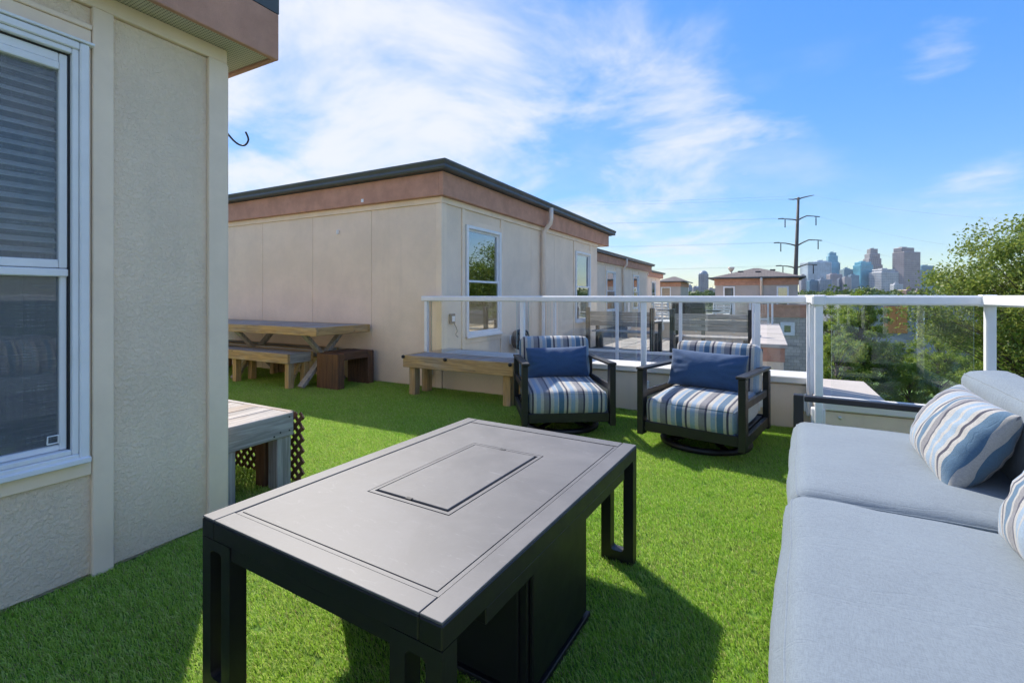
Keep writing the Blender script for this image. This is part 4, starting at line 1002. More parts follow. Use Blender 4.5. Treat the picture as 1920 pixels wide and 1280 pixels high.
# aprons
for sx in (-1, 1): piece('side_apron', (sx * (W2 - .027), 0, TZ - .0793), (.046, 2 * L2 - .32, .0415), M['charcoal'], ft, .003)
for sy in (-1, 1): piece('end_apron', (0, sy * (L2 - .028), TZ - .0793), (2 * W2 - .28, .044, .0415), M['charcoal'], ft, .003)
def loop_leg(sx, sy):
    m = MB(); w, t_, zt = .145, .044, TZ - .0585; y0, y1 = (sy * L2, sy * (L2 - .05)); x_o, x_i = sx * W2, sx * (W2 - w)
    ya, yb = min(y0, y1) + .001, max(y0, y1) - .001
    # rounded-corner loop: outer rectangle minus inner rounded rectangle, extruded along y
    r = .014; oz0, oz1 = .0, zt; xi0, xi1 = min(x_o, x_i) + t_, max(x_o, x_i) - t_; zi0, zi1 = .05, zt - .03
    inner = []
    for cx, cz, a0 in ((xi1 - r, zi1 - r, 0), (xi0 + r, zi1 - r, 90), (xi0 + r, zi0 + r, 180), (xi1 - r, zi0 + r, 270)):
        for k in range(5): a = R(a0 + k * 22.5); inner.append((cx + r * math.cos(a), cz + r * math.sin(a)))
    X0, X1 = min(x_o, x_i) + .001, max(x_o, x_i) - .001
    outer = [(X1, oz1), (X0, oz1), (X0, oz0), (X1, oz0)]
    V = []; F = []
    for y in (ya, yb): V += [(x, y, z) for x, z in inner] + [(x, y, z) for x, z in outer]
    n = 20; T = 24
    for off in (0, T):
        for q in range(4):
            for k in range(4): F.append((off + q * 5 + k, off + q * 5 + k + 1, off + n + q))
            F.append((off + q * 5 + 4, off + (q * 5 + 5) % n, off + n + (q + 1) % 4, off + n + q))
    for k in range(n): F.append((k, (k + 1) % n, T + (k + 1) % n, T + k))
    for q in range(4): F.append((n + q, n + (q + 1) % 4, T + n + (q + 1) % 4, T + n + q))
    m.add(V, F); return m.build('leg', M['charcoal'], ft, local=True)
for sx in (-1, 1):
    for sy in (-1, 1): loop_leg(sx, sy)
cb = MB(); cx0, cx1, cy0, cy1 = -.40, .395, -.215, .20
cb.box(cx0, cx1, cy0, cy1, .02, TZ - .0585, .004); cab = cb.build('cabinet', M['charcoal'], ft, local=True)
piece('door', (cx1 + .007, -.005, .235), (.014, .395, .40), M['charcoal'], cab, .003)
piece('front_panel', (0, cy0 - .006, .235), (.74, .012, .40), M['charcoal'], cab, .003)
piece('plinth', (0, -.008, .012), (.83, .45, .024), M['charcoal'], cab, .003)
m = MB(); m.box(cx1 + .0145, cx1 + .05, .15, .20, TZ - .078, TZ - .062, .003); m.build('door_pull', M['charcoal'], cab, local=True)

# ------------------------------------------------------------------ cushions and pillows
PIPE = []
def lin(n, e=.35):
    out = []
    for i in range(n + 1):
        t = -1 + 2 * i / n; out.append(math.copysign(1 - (1 - abs(t)) ** (1 + e * 2), t))
    return out
def cushion(w, d, h, r, crown, seed, wr=.006, n=18, sag=0.0):
    """soft box with rounded edges, centre of its base at the origin"""
    us = lin(n); nz = 6; ws_ = [-1 + 2 * i / nz for i in range(nz + 1)]; hx, hy, hz = w / 2, d / 2, h / 2
    bm = bmesh.new(); cache = {}
    def vert(u, v, t):
        k = (round(u, 5), round(v, 5), round(t, 5))
        if k in cache: return cache[k]
        p = Vector((u * hx, v * hy, t * hz)); q = Vector((max(-hx + r, min(hx - r, p.x)), max(-hy + r, min(hy - r, p.y)), max(-hz + r, min(hz - r, p.z))))
        e = p - q; pos = q + (e.normalized() * r if e.length > 1e-9 else e)
        cu, cv = max(0, 1 - u * u), max(0, 1 - v * v)
        pos.z += (t) * crown * (cu ** .6) * (cv ** .6)
        pos.x += math.copysign(.5 * crown, u) * abs(u) ** 6 * max(0, 1 - t * t) * cv ** .4
        pos.y += math.copysign(.5 * crown, v) * abs(v) ** 6 * max(0, 1 - t * t) * cu ** .4
        s = Vector((seed * 3.1, seed * 1.7, seed)); N_ = mnoise.noise(pos * 4.5 + s) * wr + mnoise.noise(pos * 13 + s) * wr * .35
        pos += (Vector((u ** 5, v ** 5, t)).normalized() if abs(u) + abs(v) + abs(t) > 0 else Vector((0, 0, 1))) * N_
        cache[k] = bm.verts.new((pos.x, pos.y, pos.z + hz)); return cache[k]
    def sheet(A, B, f):
        for i in range(len(A) - 1):
            for j in range(len(B) - 1):
                q = [f(A[i], B[j]), f(A[i + 1], B[j]), f(A[i + 1], B[j + 1]), f(A[i], B[j + 1])]
                try: bm.faces.new(q)
                except ValueError: pass
    for t in (-1, 1): sheet(us, us, lambda a, b: vert(a, b, t))
    for s in (-1, 1): sheet(us, ws_, lambda a, b: vert(a, s, b)); sheet(us, ws_, lambda a, b: vert(s, a, b))
    global PIPE
    PIPE = []
    for t in (1, -1):
        PIPE.append([vert(a, -1, t).co.copy() for a in us] + [vert(1, a, t).co.copy() for a in us[1:]] + [vert(a, 1, t).co.copy() for a in us[::-1][1:]] + [vert(-1, a, t).co.copy() for a in us[::-1][1:]])
    bmesh.ops.recalc_face_normals(bm, faces=bm.faces)
    me = bpy.data.meshes.new('cushion'); bm.to_mesh(me); bm.free(); me.polygons.foreach_set('use_smooth', [True] * len(me.polygons)); return me
def pillow(w, h, t, seed, p=2.3, n=34, wr=.014):
    """throw pillow lying in its local XZ plane, length along x, origin at its middle"""
    V = []; F = []; us = lin(n, .2)
    def pt(u, v, s):
        k = max(0, (1 - abs(u) ** p)) * max(0, (1 - abs(v) ** p)); th = t / 2 * k ** .46
        x = w / 2 * u * (1 - .045 * (1 - v * v) * abs(u) ** 2); z = h / 2 * v * (1 - .06 * (1 - u * u) * abs(v) ** 2)
        q = Vector((x, 0, z)); sd = Vector((seed, seed * 2.3, 0))
        wk = mnoise.noise(q * 6 + sd + Vector((0, 9 * s, 0))) * wr + mnoise.noise(q * 17 + sd) * wr * .5
        edge = 1 - k; rad = math.atan2(v, u); wk += math.sin(rad * 14 + seed) * wr * .55 * edge * (k ** .3)
        return Vector((x, s * (th + wk * k ** .3), z))
    m = MB(); N1 = len(us)
    for s in (-1, 1): m.add([pt(u, v, s) for u in us for v in us], [((i * N1 + j), ((i + 1) * N1 + j), ((i + 1) * N1 + j + 1), (i * N1 + j + 1)) for i in range(n) for j in range(n)])
    bm = bmesh.new(); me = m.mesh('pillow', False, False); bm.from_mesh(me); bmesh.ops.remove_doubles(bm, verts=bm.verts, dist=.0004); bmesh.ops.recalc_face_normals(bm, faces=bm.faces); bm.to_mesh(me); bm.free()
    me.polygons.foreach_set('use_smooth', [True] * len(me.polygons)); return me
def put(name, me, mat, parent, loc, rot=(0, 0, 0)):
    me.materials.append(mat); o = bpy.data.objects.new(name, me); COL.objects.link(o); o.parent = parent; o.location = loc; o.rotation_euler = rot
    if PIPE:
        for k, lp in enumerate(PIPE):
            m = MB(); m.tube(lp, .0042, 6, False); m.build('piping', mat, o, True, False, local=True)
        PIPE.clear()
    return o

# ------------------------------------------------------------------ swivel chairs
def make_chair(label, x, y, rz, seed):
    c = thing('swivel_chair', (x, y, 0), label, 'chair', rz, 'pair of swivel armchairs by the railing')
    hw = .385; fy = -.34; byy = .42
    for s in (-1, 1):
        piece('front_post', (s * (hw - .025), fy, .345), (.048, .082, .49), M['charcoal'], c, .004)
        piece('rear_post', (s * (hw - .025), byy, .33), (.045, .07, .46), M['charcoal'], c, .004)
        m = MB(); m.beam((s * (hw - .03), fy - .052, .603), (s * (hw - .03), byy + .035, .578), .064, .022, .004); m.build('arm', M['charcoal'], c, local=True)
        m = MB(); m.beam((s * (hw - .025), fy + .048, .40), (s * (hw - .025), byy - .036, .385), .022, .055, .003); m.build('side_bar', M['charcoal'], c, local=True)
        m = MB(); m.beam((s * (hw - .025), fy + .048, .155), (s * (hw - .025), byy - .036, .155), .03, .075, .003); m.build('side_rail', M['charcoal'], c, local=True)
    piece('front_rail', (0, fy, .165), (2 * hw - .102, .04, .075), M['charcoal'], c, .004)
    piece('rear_rail', (0, byy, .165), (2 * hw - .096, .04, .075), M['charcoal'], c, .004)
    m = MB(); m.box(-hw + .052, hw - .052, fy + .021, byy - .021, .17, .195, .003); m.build('seat_deck', M['charcoal'], c, local=True)
    for k in range(5): m = MB(); xx = -.26 + k * .13; m.beam((xx, byy - .01, .20), (xx, byy + .09, .70), .03, .014, .002, (0, 1, 0)); m.build('back_slat', M['charcoal'], c, local=True)
    m = MB(); m.beam((-hw + .07, byy + .09, .70), (hw - .07, byy + .09, .70), .03, .04, .004); m.build('back_rail', M['charcoal'], c, local=True)
    # swivel ring base
    m = MB(); pts = [(.315 * math.cos(a * math.pi / 18), .03 + .315 * math.sin(a * math.pi / 18), .028) for a in range(37)]
    m.tube(pts, .024, 8, False); rg = m.build('base_ring', M['charcoal'], c, True, local=True)
    for a in (45, 135, 225, 315):
        m = MB(); m.beam((.30 * math.cos(R(a)), .03 + .30 * math.sin(R(a)), .038), (.05 * math.cos(R(a)), .03 + .05 * math.sin(R(a)), .085), .04, .018, .003); m.build('spoke', M['charcoal'], c, local=True)
    m = MB(); m.tube([(0, .03, .06), (0, .03, .17)], .05, 14); m.build('swivel_post', M['charcoal'], c, True, local=True)
    put('seat_cushion', cushion(.655, .68, .195, .052, .022, seed), M['stripe'], c, (0, -.02, .197), (R(3), 0, 0))
    put('back_cushion', cushion(.655, .40, .165, .05, .018, seed + 2), M['stripe'], c, (0, .435, .548), (R(80), 0, 0))
    return c
ch1 = make_chair('striped swivel armchair beside the wooden bench, left of the pair', -1.62, 3.93, 32.9, 1.3)
ch2 = make_chair('striped swivel armchair in front of the railing corner, right of the pair', -.44, 3.98, -10.5, 4.6)
def loc_on(t, p): return t.matrix_basis @ Vector(p)
def throw(name, label, base, rz, p, rot, w, h, t, seed, mat, group=None):
    o = bpy.data.objects.new(name, pillow(w, h, t, seed)); o.data.materials.append(mat); COL.objects.link(o)
    base_m = Matrix.Translation(base) @ Matrix.Rotation(R(rz), 4, 'Z')
    from mathutils import Euler
    o.matrix_world = base_m @ Matrix.Translation(p) @ Euler(rot).to_matrix().to_4x4()
    return tag(o, label, 'pillow', group)
throw('throw_pillow', 'navy lumbar pillow on the left striped swivel chair', (-1.62, 3.93, 0), 32.9, (.0, .178, .545), (R(-15), R(-1.5), 0), .58, .285, .185, 2.1, M['navy'])
throw('throw_pillow', 'navy lumbar pillow on the right striped swivel chair', (-.44, 3.98, 0), -10.5, (-.03, .172, .553), (R(-17), R(2), R(2)), .60, .305, .19, 7.7, M['navy'])

# ------------------------------------------------------------------ sofa
SO = (-.013, .50, 0); SR = -2.97
so = thing('outdoor_sofa', SO, 'pale blue-grey outdoor sofa with dark metal arms along the right railing', 'sofa', SR)
SL = 2.66
for y in (.025, SL - .025):
    piece('arm_post', (.028, y, .30), (.05, .05, .60), M['charcoal'], so, .004); piece('arm_post', (.86, y, .36), (.05, .05, .72), M['charcoal'], so, .004)
    piece('arm_bar', (.445, y, .582), (.779, .052, .030), M['charcoal'], so, .004)
    piece('arm_bar', (.445, y, .30), (.779, .035, .03), M['charcoal'], so, .004)
piece('seat_rail', (.03, SL / 2, .20), (.05, SL - .102, .10), M['charcoal'], so, .004); piece('seat_rail', (.86, SL / 2, .20), (.05, SL - .102, .10), M['charcoal'], so, .004)
piece('seat_deck', (.445, SL / 2, .235), (.775, SL - .104, .022), M['charcoal'], so, .003)
piece('back_rail', (.86, SL / 2, .70), (.045, SL - .102, .05), M['charcoal'], so, .004)
for k in range(9): piece('back_slat', (.86, .25 + k * .24, .47), (.02, .03, .41), M['charcoal'], so, .003)
def strand(*a): pass
put('seat_cushion', cushion(.80, 1.40, .215, .06, .030, 11, .009, 26), M['sofa_blue'], so, (.395, .757, .248))
put('seat_cushion', cushion(.80, 1.135, .215, .06, .028, 14, .008, 26), M['sofa_blue'], so, (.405, 1.465 + .57, .246))
for k, y in enumerate((.80, 1.465 + .57)):
    o = put('back_cushion', cushion(.42, 1.13, .19, .05, .014, 21 + k * 3, .007, 22), M['sofa_blue'], so, (.80, y, .56)); o.rotation_euler = (0, R(-94), 0); o.location = (.895, y, .60)
throw('throw_pillow', 'long striped pillow at the far end of the blue sofa', SO, SR, (.575, 2.06, .605), (R(-30), R(0), R(-90)), .68, .345, .215, 3.3, M['stripe_b'])
throw('throw_pillow', 'striped pillow at the right edge, nearest on the blue sofa', SO, SR, (.63, 1.10, .615), (R(-28), R(0), R(-88)), .66, .36, .22, 5.9, M['stripe_b'])

# ------------------------------------------------------------------ trees
def tree(name, label, x, y, h, cr, chh, seed, leaf, n_cl, per, mat, group, lean=(0, 0), trunk_h=.35, zb=GZ, low=.25):
    rr = random.Random(seed); t = thing(name, (x, y, zb), label, 'tree', 0, group)
    m = MB(); top = Vector((lean[0], lean[1], h - chh * .35)); pts = [Vector((0, 0, -.1)), Vector((lean[0] * .15, lean[1] * .15, h * .2)), Vector((lean[0] * .45, lean[1] * .45, h * .45)), Vector((lean[0] * .8, lean[1] * .8, h * .68)), top]
    r0 = h * .022; m.tube(pts, [r0 * 1.3, r0, r0 * .72, r0 * .45, r0 * .15], 9)
    cz = h - chh / 2; centers = []
    tries = 0
    while len(centers) < n_cl and tries < n_cl * 30:
        tries += 1
        u = Vector((rr.gauss(0, 1), rr.gauss(0, 1), rr.gauss(0, 1))).normalized(); k = rr.random() ** .38
        wob = 1 + .28 * mnoise.noise(u * 1.9 + Vector((seed, 0, 0)))
        p = Vector((u.x * cr * k * wob, u.y * cr * k * wob, cz + u.z * chh / 2 * k * wob))
        if p.z < h * low * .6: continue
        p += Vector((lean[0], lean[1], 0)) * (p.z / h); centers.append(p)
    for p in centers:
        s = max(0.12, min(.95, (p.z - h * .18) / (h * .8))); f = s * (len(pts) - 1) * .78; i = int(f); b = pts[i].lerp(pts[min(i + 1, len(pts) - 1)], f - i)
        mid = b.lerp(p, .5) + Vector((rr.uniform(-.2, .2), rr.uniform(-.2, .2), rr.uniform(-.1, .35))) * cr * .12
        rb = r0 * .26 * (1 - s * .55); m.tube([b, mid, p], [rb, rb * .55, rb * .18], 5)
        for _ in range(3):
            q = p + Vector((rr.gauss(0, 1), rr.gauss(0, 1), rr.gauss(0, .7))) * cr * .11; m.tube([mid.lerp(p, .7), q], [rb * .3, rb * .08], 4)
    m.build('trunk', M['bark'], t, True, False, local=True)
    V = []; F = []
    for p in centers:
        sg = cr * rr.uniform(.045, .10); np2 = int(per * rr.uniform(.6, 1.4))
        for _ in range(np2):
            q = p + Vector((rr.gauss(0, sg), rr.gauss(0, sg), rr.gauss(0, sg * .7)))
            nrm = (Vector((rr.gauss(0, .8), rr.gauss(0, .8), rr.gauss(.6, .6)))).normalized(); a = nrm.orthogonal().normalized(); a.rotate(Matrix.Rotation(rr.random() * 6.28, 3, nrm)); b = nrm.cross(a)
            l = leaf * rr.uniform(.7, 1.35); w = l * rr.uniform(.38, .55); k = len(V)
            V += [q - a * l * .5, q + b * w * .5 + nrm * l * .08, q + a * l * .5, q - b * w * .5 + nrm * l * .08]; F.append((k, k + 1, k + 2, k + 3))
    me = bpy.data.meshes.new('crown'); me.from_pydata([tuple(v) for v in V], [], F); me.materials.append(mat)
    o = bpy.data.objects.new('crown', me); COL.objects.link(o); o.parent = t; return t
def gp(px, dep):
    s_, c_ = math.sin(R(YAW)), math.cos(R(YAW)); lat = (px - 960) / 893 * dep
    return (-s_ * dep + c_ * lat, c_ * dep + s_ * lat)
TG = 'trees on the lawn below the deck'
x, y = gp(1985, 25); tree('broadleaf_tree', 'tall leafy tree rising above the railing at the right edge', x, y, 14.5, 5.8, 8.8, 11, .20, 250, 190, M['leaf_a'], TG, (0, .4))
x, y = gp(1612, 39); tree('broadleaf_tree', 'dense dark green tree behind the glass panel right of the corner post', x, y, 10.6, 2.4, 9.2, 21, .17, 190, 210, M['leaf_b'], TG)
x, y = gp(1760, 44); tree('broadleaf_tree', 'lighter round tree in front of the orange panelled building', x, y, 7.5, 2.9, 6.4, 32, .16, 120, 190, M['leaf_b'], TG)
x, y = gp(1560, 52); tree('broadleaf_tree', 'yellow green tree just right of the railing corner post', x, y, 10.6, 3.0, 8.5, 43, .17, 120, 190, M['leaf_a'], TG)
x, y = gp(1675, 50); tree('broadleaf_tree', 'small tree between the dark tree and the orange panel', x, y, 5.4, 1.9, 4.2, 54, .16, 90, 190, M['leaf_a'], TG)
x, y = gp(1706, 37); tree('broadleaf_tree', 'low bushy tree on the lawn right of the dense dark tree', x, y, 5.6, 2.3, 5.3, 87, .15, 110, 170, M['leaf_b'], TG, low=.1)
x, y = gp(1568, 36); tree('broadleaf_tree', 'low bushy tree on the lawn beside the railing corner post', x, y, 7.6, 2.2, 7.2, 98, .15, 120, 170, M['leaf_b'], TG, low=.1)
x, y = gp(1900, 32); tree('broadleaf_tree', 'bushy low tree behind the rightmost glass panel', x, y, 8.9, 2.8, 7.4, 65, .16, 130, 200, M['leaf_b'], TG)
x, y = gp(2250, 30); tree('broadleaf_tree', 'leafy tree beyond the right edge, mirrored in the row house window', x, y, 13.0, 5.2, 9.5, 76, .2, 140, 180, M['leaf_a'], TG)

# far wood: one mass
def far_wood():
    rr = random.Random(77); V = []; F = []
    for _ in range(1500):
        dep = rr.uniform(170, 900) if rr.random() < .8 else rr.uniform(900, 1700); px = rr.uniform(1180, 2250) if _ < 900 else 960 + 893 * math.tan(R(rr.uniform(50, 80)))
        if px < 1505 and dep < 330: continue
        x, y = gp(px, dep if px < 2250 else dep * .45); h = rr.uniform(10.5, 15.5) + dep * .003; cr = h * rr.uniform(.3, .45)
        ls = max(.8, dep * .0035)
        for _ in range(int(90 if dep < 500 else 55)):
            u = Vector((rr.gauss(0, 1), rr.gauss(0, 1), rr.gauss(0, 1))).normalized() * rr.uniform(.72, 1.0)
            q = Vector((x + u.x * cr, y + u.y * cr, GZ + h * .56 + u.z * h * .44)); nrm = (u + Vector((rr.gauss(0, .5), rr.gauss(0, .5), rr.gauss(.2, .5)))).normalized(); a = nrm.orthogonal().normalized(); b = nrm.cross(a); l = ls * rr.uniform(.7, 1.3); k = len(V)
            V += [q - a * l, q + b * l * .8, q + a * l, q - b * l * .8]; F.append((k, k + 1, k + 2, k + 3))
    me = bpy.data.meshes.new('far_wood'); me.from_pydata([tuple(v) for v in V], [], F); me.materials.append(M['leaf_c'])
    o = bpy.data.objects.new('far_wood', me); COL.objects.link(o); tag(o, 'distant band of green treetops below the city skyline', 'trees', kind='stuff')
far_wood()

# ------------------------------------------------------------------ modern building with the orange panel
def modern():
    dep = 72; bx, by = gp(1655, dep); rz = YAW
    b = thing('modern_building', (bx, by, GZ), 'flat-roofed grey building with orange panel behind the trees', 'building', rz)
    def X(px): return (px - 1655) / 893 * dep
    def Z(py): return EYE - (py - 556) / 893 * dep - GZ
    gm = m_plain('grey_cladding', (.30, .31, .33), .6, .06, .4, .05); om = m_plain('orange_panel', (.60, .22, .06), .55, .08, .6, .05); dg = m_plain('dark_glass', (.025, .035, .035), .12, .2, .3, 0)
    m = MB(); m.box(X(1600), X(1872), .6, 14, 0, Z(557)); m.build('wall', gm, b, local=True)
    m = MB(); m.box(X(1596), X(1876), -.2, 14.4, Z(556), Z(552.5), .02); m.build('roof_slab', M['cap'], b, local=True)
    for k in range(2):
        a, c = X(1663 + k * 21.5), X(1663 + (k + 1) * 21.5)
        piece('orange_panel', ((a + c) / 2, .5, (Z(574) + Z(625)) / 2), (c - a - .03, .2, Z(574) - Z(625)), om, b, .01)
    for k in range(3):
        a, c = X(1723 + k * 14), X(1723 + (k + 1) * 14)
        w = piece('window', ((a + c) / 2, .56, (Z(579) + Z(635)) / 2), (c - a - .10, .08, Z(579) - Z(635)), dg, b, .01)
        piece('mullion', ((a) , .46, (Z(577) + Z(640)) / 2), (.16, .18, Z(577) - Z(640)), M['white_vinyl'], b, .01)
    for k in range(5): piece('cladding_panel', (X(1800 + k * 14.5), .56, (Z(562) + Z(640)) / 2), (14 / 893 * dep, .08, Z(562) - Z(640)), gm, b, .01)
modern()

# ------------------------------------------------------------------ transmission pole and wires
PD = 118.0
def wp(px, py, dep=PD): x_, y_ = gp(px, dep); return Vector((x_, y_, EYE - (py - 556) / 893 * dep))
pole_mat = m_plain('weathered_steel', (.115, .10, .09), .75, .15, .5, .1)
pbx, pby = gp(1491, PD)
po = thing('power_pole', (pbx, pby, GZ), 'tall steel power pole with curved arms in front of the skyline', 'power pole')
m = MB(); m.tube([Vector((pbx, pby, GZ)), wp(1491.5, 520), wp(1497, 370)], [.62, .50, .27], 14); m.build('shaft', pole_mat, po, True)
tips = {}
for k, (lt, lm, rt, rm, cy_) in enumerate([((1478, 373.5), (1487, 374), (1526, 366), (1512, 369), 373.5), ((1460, 410), (1478, 411), (1536, 406), (1513, 404.5), 413), ((1452, 455), (1472, 456), (1540, 450.5), (1517, 449.5), 461), ((1456, 498), (1476, 499), (1531, 496.5), (1512, 495.5), 503)]):
    cx_ = 1497 - (cy_ - 370) * .036
    for nm, mid, tip in (('l', lm, lt), ('r', rm, rt)):
        m = MB(); A = wp(cx_, cy_); B = wp((cx_ + mid[0]) / 2, (cy_ + mid[1]) / 2 - .5); C_ = wp(*mid); D = wp(*tip); m.tube([A, B, C_, D], [.19, .15, .13, .07], 8); m.build('arm', pole_mat, po, True); tips[(k, nm)] = tip
        if k > 0:
            tx = tip[0] + (12 if nm == 'l' else -6)
            m = MB(); P0 = wp(tx, tip[1]); m.tube([P0, P0 - Vector((0, 0, .4)), P0 - Vector((0, 0, 2.2))], [.06, .11, .11], 8); m.build('insulator', M['bolt'], po, True)
            m = MB(); s = 1 if nm == 'r' else -1; m.tube([wp(tip[0] - s * 9, tip[1] - .3), wp(tip[0] + s * 1, tip[1] + .4)], .12, 8); m.build('insulator', M['bolt'], po, True)
wire_m = m_plain('wire', (.32, .33, .35), .6, .05, 1, 0)
def wire(a, b, sag, label):
    m = MB(); a, b = Vector(a), Vector(b); pts = []
    for i in range(25): t = i / 24; p = a.lerp(b, t); p.z -= sag * 4 * t * (1 - t); pts.append(p)
    m.tube(pts, .013, 5, False); tag(m.build('power_line', wire_m, None, True), label, 'wire')
NMW = ['top', 'second', 'third', 'lowest']
for k in range(4):
    for nm, off in (('l', 0.0), ('r', 0.0)):
        t_ = tips[(k, nm)]; far = wp(560 if nm == 'l' else 520, t_[1] + (2 if nm == 'l' else 8) - k * 2, 150)
        wire(wp(*t_), far, 1.6, 'thin power line running left from the %s %s arm of the pole' % (NMW[k], 'left' if nm == 'l' else 'right'))
for k in range(1, 3):
    t_ = tips[(k, 'r')]; wire(wp(*t_), wp(2300, 470 + k * 30, 60), 2.4, 'thin power line descending right from the %s right arm of the pole' % NMW[k])
t_ = tips[(0, 'r')]; wire(wp(*t_), wp(2300, 420, 60), 2.0, 'thin power line descending right from the top right arm of the pole')

# ------------------------------------------------------------------ skyline
CD = 2200.0
def tower(label, tiers, wall, glass, floor=4.0, bay=5.0, ff=.55, fb_=.6, dep=CD, rz=20, thick=1.0, round_=False, rough=.35, extra=None):
    cxp = (tiers[0][0] + tiers[0][1]) / 2; X_, Y_ = gp(cxp, dep)
    t = thing('skyscraper', (X_, Y_, GZ), label, 'tower', rz)
    mat = m_facade('facade_%d' % len(bpy.data.materials), wall, glass, floor, bay, ff, fb_, rough)
    k = dep / 893; zb = 0; turn = R(YAW - rz)
    fit = 1.0 / (abs(math.cos(turn)) + thick * abs(math.sin(turn)))     # turned box keeps its apparent width
    for i, (a, b, ytop) in enumerate(tiers):
        w = (b - a) * k * fit; d = w * thick; off = ((a + b) / 2 - cxp) * k; ox, oy = off * math.cos(R(YAW - rz)), off * math.sin(R(YAW - rz)); zt = EYE - (ytop - 556) * k - GZ
        m = MB(); base = zb if (i == 0 or not extra or i not in extra) else 0
        m.box(ox - w / 2, ox + w / 2, oy - d / 2, oy + d / 2, base, zt, min(2.0, w * .04)); m.build('tier', mat, t, local=True); zb = zt - .5 if not (extra and i in extra) else zb
    m = MB(); m.box(ox - w * .28, ox + w * .12, oy - d * .2, oy + d * .2, zt - .5, zt + 4.5, .3); m.build('roof_plant', mat, t, local=True)
    m = MB(); m.tube([(ox + w * .2, oy, zt - .5), (ox + w * .2, oy, zt + 11)], .35, 6); m.build('mast', M['gutter'], t, local=True)
    return t
GL = (.14, .35, .46); GLD = (.08, .22, .32)
tower('pale blue glass office block, leftmost in the downtown skyline', [(1507, 1551, 492), (1528, 1549, 489.5)], (.50, .56, .60), (.28, .38, .46), 5, 7, .5, .7, CD, 24, .7)
tower('tall teal glass tower left of centre in the skyline', [(1550, 1571, 493), (1550.5, 1569.5, 480), (1553, 1567, 474)], (.19, .39, .48), GL, 4, 4, .7, .8, CD + 60, 10, .9)
tower('low teal glass block hiding the foot of the tall teal tower', [(1569, 1575, 493)], (.14, .28, .36), GLD, 4, 4, .6, .8, CD + 50, 10, 1.4)
tower('grey teal office tower with rounded top between the two teal glass towers', [(1578, 1604, 505), (1582, 1592, 503)], (.26, .34, .37), GLD, 4, 5, .6, .7, CD - 40, 18, .8)
tower('bright teal glass tower in front of the stepped stone tower', [(1605, 1631, 497), (1607, 1629, 491.5)], (.17, .42, .50), (.12, .38, .47), 4, 4, .75, .85, CD - 90, 32, .8, False, .2)
tower('stepped beige stone skyscraper, second tallest in the skyline', [(1622, 1648.5, 497), (1623.5, 1647, 485), (1625.5, 1645.5, 476), (1628.5, 1642.5, 467)], (.37, .335, .33), (.14, .14, .165), 8, 9, .5, .5, CD + 120, 22, .9)
tower('white and grey banded office block left of the brown tower', [(1637, 1676, 510), (1641, 1672, 505)], (.52, .51, .50), (.22, .26, .30), 7, 9, .45, .8, CD - 160, 36, .8)
tower('broad brownish grey slab tower, tallest on the right of the skyline', [(1678.5, 1720, 473), (1679, 1710, 465)], (.31, .265, .27), (.17, .15, .165), 9, 8, .4, .6, CD + 20, 40, .62)
tower('pale teal block with dark top right of the brown tower', [(1716, 1748, 506), (1722, 1746, 498.5)], (.20, .34, .38), (.12, .26, .32), 5, 6, .6, .7, CD + 90, 20, .8)
tower('dark blue glass block low at the left of the skyline', [(1515, 1533, 526)], (.08, .19, .27), (.05, .14, .22), 5, 6, .6, .8, CD - 300, 24, .7)
tower('grey blue low office block below the teal tower', [(1535, 1557, 524), (1538, 1546, 522)], (.24, .29, .35), (.12, .17, .23), 5, 6, .5, .6, CD - 320, 20, .6)
tower('dusty pink brick block below the teal tower', [(1553, 1576, 514)], (.36, .31, .32), (.2, .2, .24), 5, 6, .5, .5, CD - 150, 25, .6)
tower('pale concrete slab block in front of the grey teal tower', [(1581, 1594, 520)], (.40, .36, .36), (.24, .24, .27), 5, 5, .5, .5, CD - 330, 25, .7)
tower('dark narrow office block in front of the grey teal tower', [(1571, 1583, 523)], (.15, .18, .23), (.09, .11, .16), 5, 5, .5, .6, CD - 310, 25, .7)
tower('steel blue block filling the gap before the bright teal tower', [(1592, 1608, 516)], (.20, .29, .36), (.12, .2, .27), 5, 5, .5, .6, CD - 200, 25, .7)
tower('white low warehouse roof below the brown tower', [(1672, 1690, 533), (1676, 1684, 531)], (.55, .55, .55), (.42, .43, .45), 8, 9, .3, .5, 1700, 30, .6)
tower('brick red low building at the foot of the skyline', [(1690, 1735, 543), (1700, 1708, 539)], (.28, .15, .11), (.14, .11, .12), 6, 6, .4, .5, 1300, 30, .5)
tower('cream low building with arched windows by the tall tree', [(1714, 1736, 546)], (.48, .40, .32), (.14, .12, .12), 9, 4, .6, .5, 900, 30, .4)
for i, (a, b_, yt, cl_) in enumerate(((1500, 1512, 516, 'pale violet'), (1281, 1290, 537, 'hazy grey'), (1291, 1297, 535, 'hazy blue'), (1299, 1309, 538, 'hazy lilac'), (1328, 1340, 541, 'hazy tan'))):
    tower('%s low block near the %s of the skyline' % (cl_, 'left' if i == 0 else 'domed tower'), [(a, b_, yt)], ((.36, .34, .36), (.3, .31, .34), (.24, .3, .38), (.33, .3, .34), (.42, .36, .3))[i], (.2, .22, .27), 6, 6, .5, .5, CD - 60 * i, 25, .8)
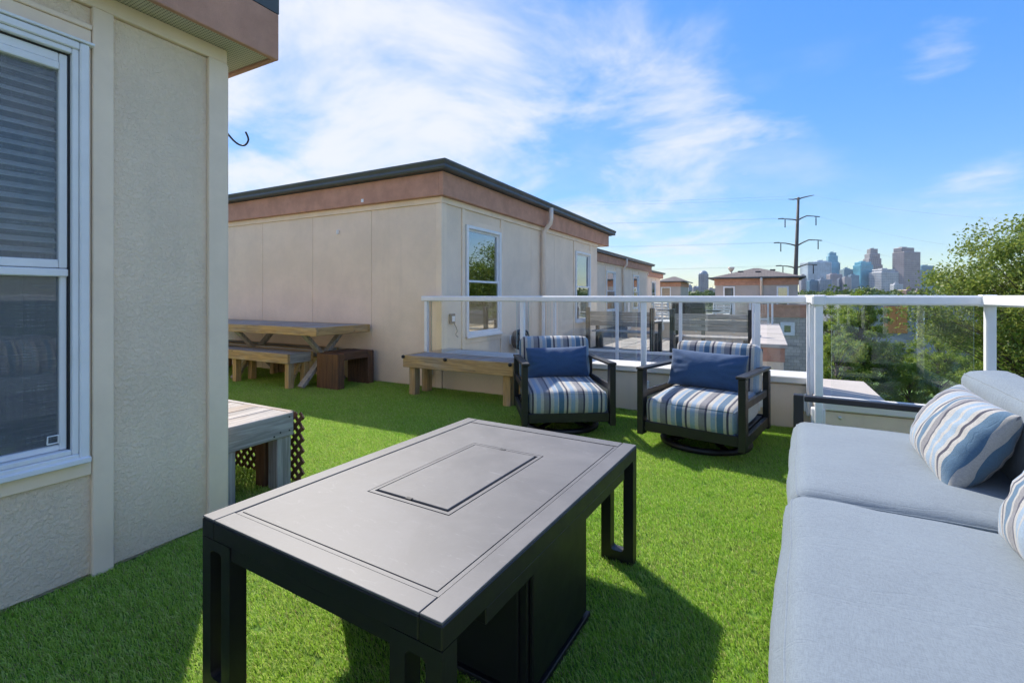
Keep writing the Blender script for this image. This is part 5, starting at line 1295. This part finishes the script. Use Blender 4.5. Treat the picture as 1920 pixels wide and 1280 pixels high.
# the domed tower
X_, Y_ = gp(1319, CD); k_ = CD / 893
dt = thing('skyscraper', (X_, Y_, GZ), 'grey round-topped residential tower standing alone left of the hip roof', 'tower', 15)
mt = m_facade('facade_dome', (.33, .31, .31), (.15, .16, .19), 4, 6, .55, .45); w = 8.7 * k_; zt = EYE + (556 - 514) * k_ - GZ
m = MB(); n = 12
m.tube([(0, 0, 0), (0, 0, zt)], w, n); m.build('shaft', mt, dt, local=True)
m = MB(); m.tube([(0, 0, zt - 1), (0, 0, zt + 6), (0, 0, zt + 12), (0, 0, zt + 16)], [w * .93, w * .84, w * .6, w * .3], n); m.build('dome', m_facade('dome_roof', (.24, .29, .33), (.16, .22, .28), 5, 6, .5, .6), dt, local=True)
for a in range(6): 
    m = MB(); aa = R(a * 60 + 15); m.box(math.cos(aa) * w * 1.0 - 2, math.cos(aa) * w * 1.0 + 2, math.sin(aa) * w - 2, math.sin(aa) * w + 2, 0, zt - 2, .4); m.build('pier', mt, dt, local=True)
X_, Y_ = gp(1309, CD + 500); sd = thing('stadium', (X_, Y_, GZ), 'low blue curved roof on the horizon beside the domed tower', 'stadium')
m = MB(); mm = m_plain('blue_roof', (.12, .2, .3), .5, .1, .01, 0)
m.add([(85 * math.cos(R(YAW)) * math.cos(R(a)) - 60 * math.sin(R(YAW)) * math.sin(R(a)) * 1, 85 * math.sin(R(YAW)) * math.cos(R(a)) + 60 * math.cos(R(YAW)) * math.sin(R(a)), z) for z, s in ((0, 1),) for a in range(0, 360, 20)] + [(60 * math.cos(R(a)), 60 * math.sin(R(a)), 56) for a in range(0, 360, 20)] + [(0, 0, 70)], [(i, (i + 1) % 18, 18 + (i + 1) % 18, 18 + i) for i in range(18)] + [(18 + i, 18 + (i + 1) % 18, 36) for i in range(18)])
m.build('roof', mm, sd, local=True)

# ------------------------------------------------------------------ the hazy air
hz = MB(); hz.box(-3500, 3500, -3500, 3500, GZ - 1, 262)
hm = bpy.data.materials.new('haze'); hm.use_nodes = True; ht = hm.node_tree; ht.nodes.clear()
ho = ht.nodes.new('ShaderNodeOutputMaterial'); hv = ht.nodes.new('ShaderNodeVolumePrincipled')
hv.inputs['Color'].default_value = (.80, .88, 1.0, 1); hv.inputs['Density'].default_value = .00004; hv.inputs['Anisotropy'].default_value = .2
ht.links.new(hv.outputs[0], ho.inputs['Volume'])
tag(hz.build('haze', hm), 'thin pale haze in the air over the city', 'haze', kind='stuff')
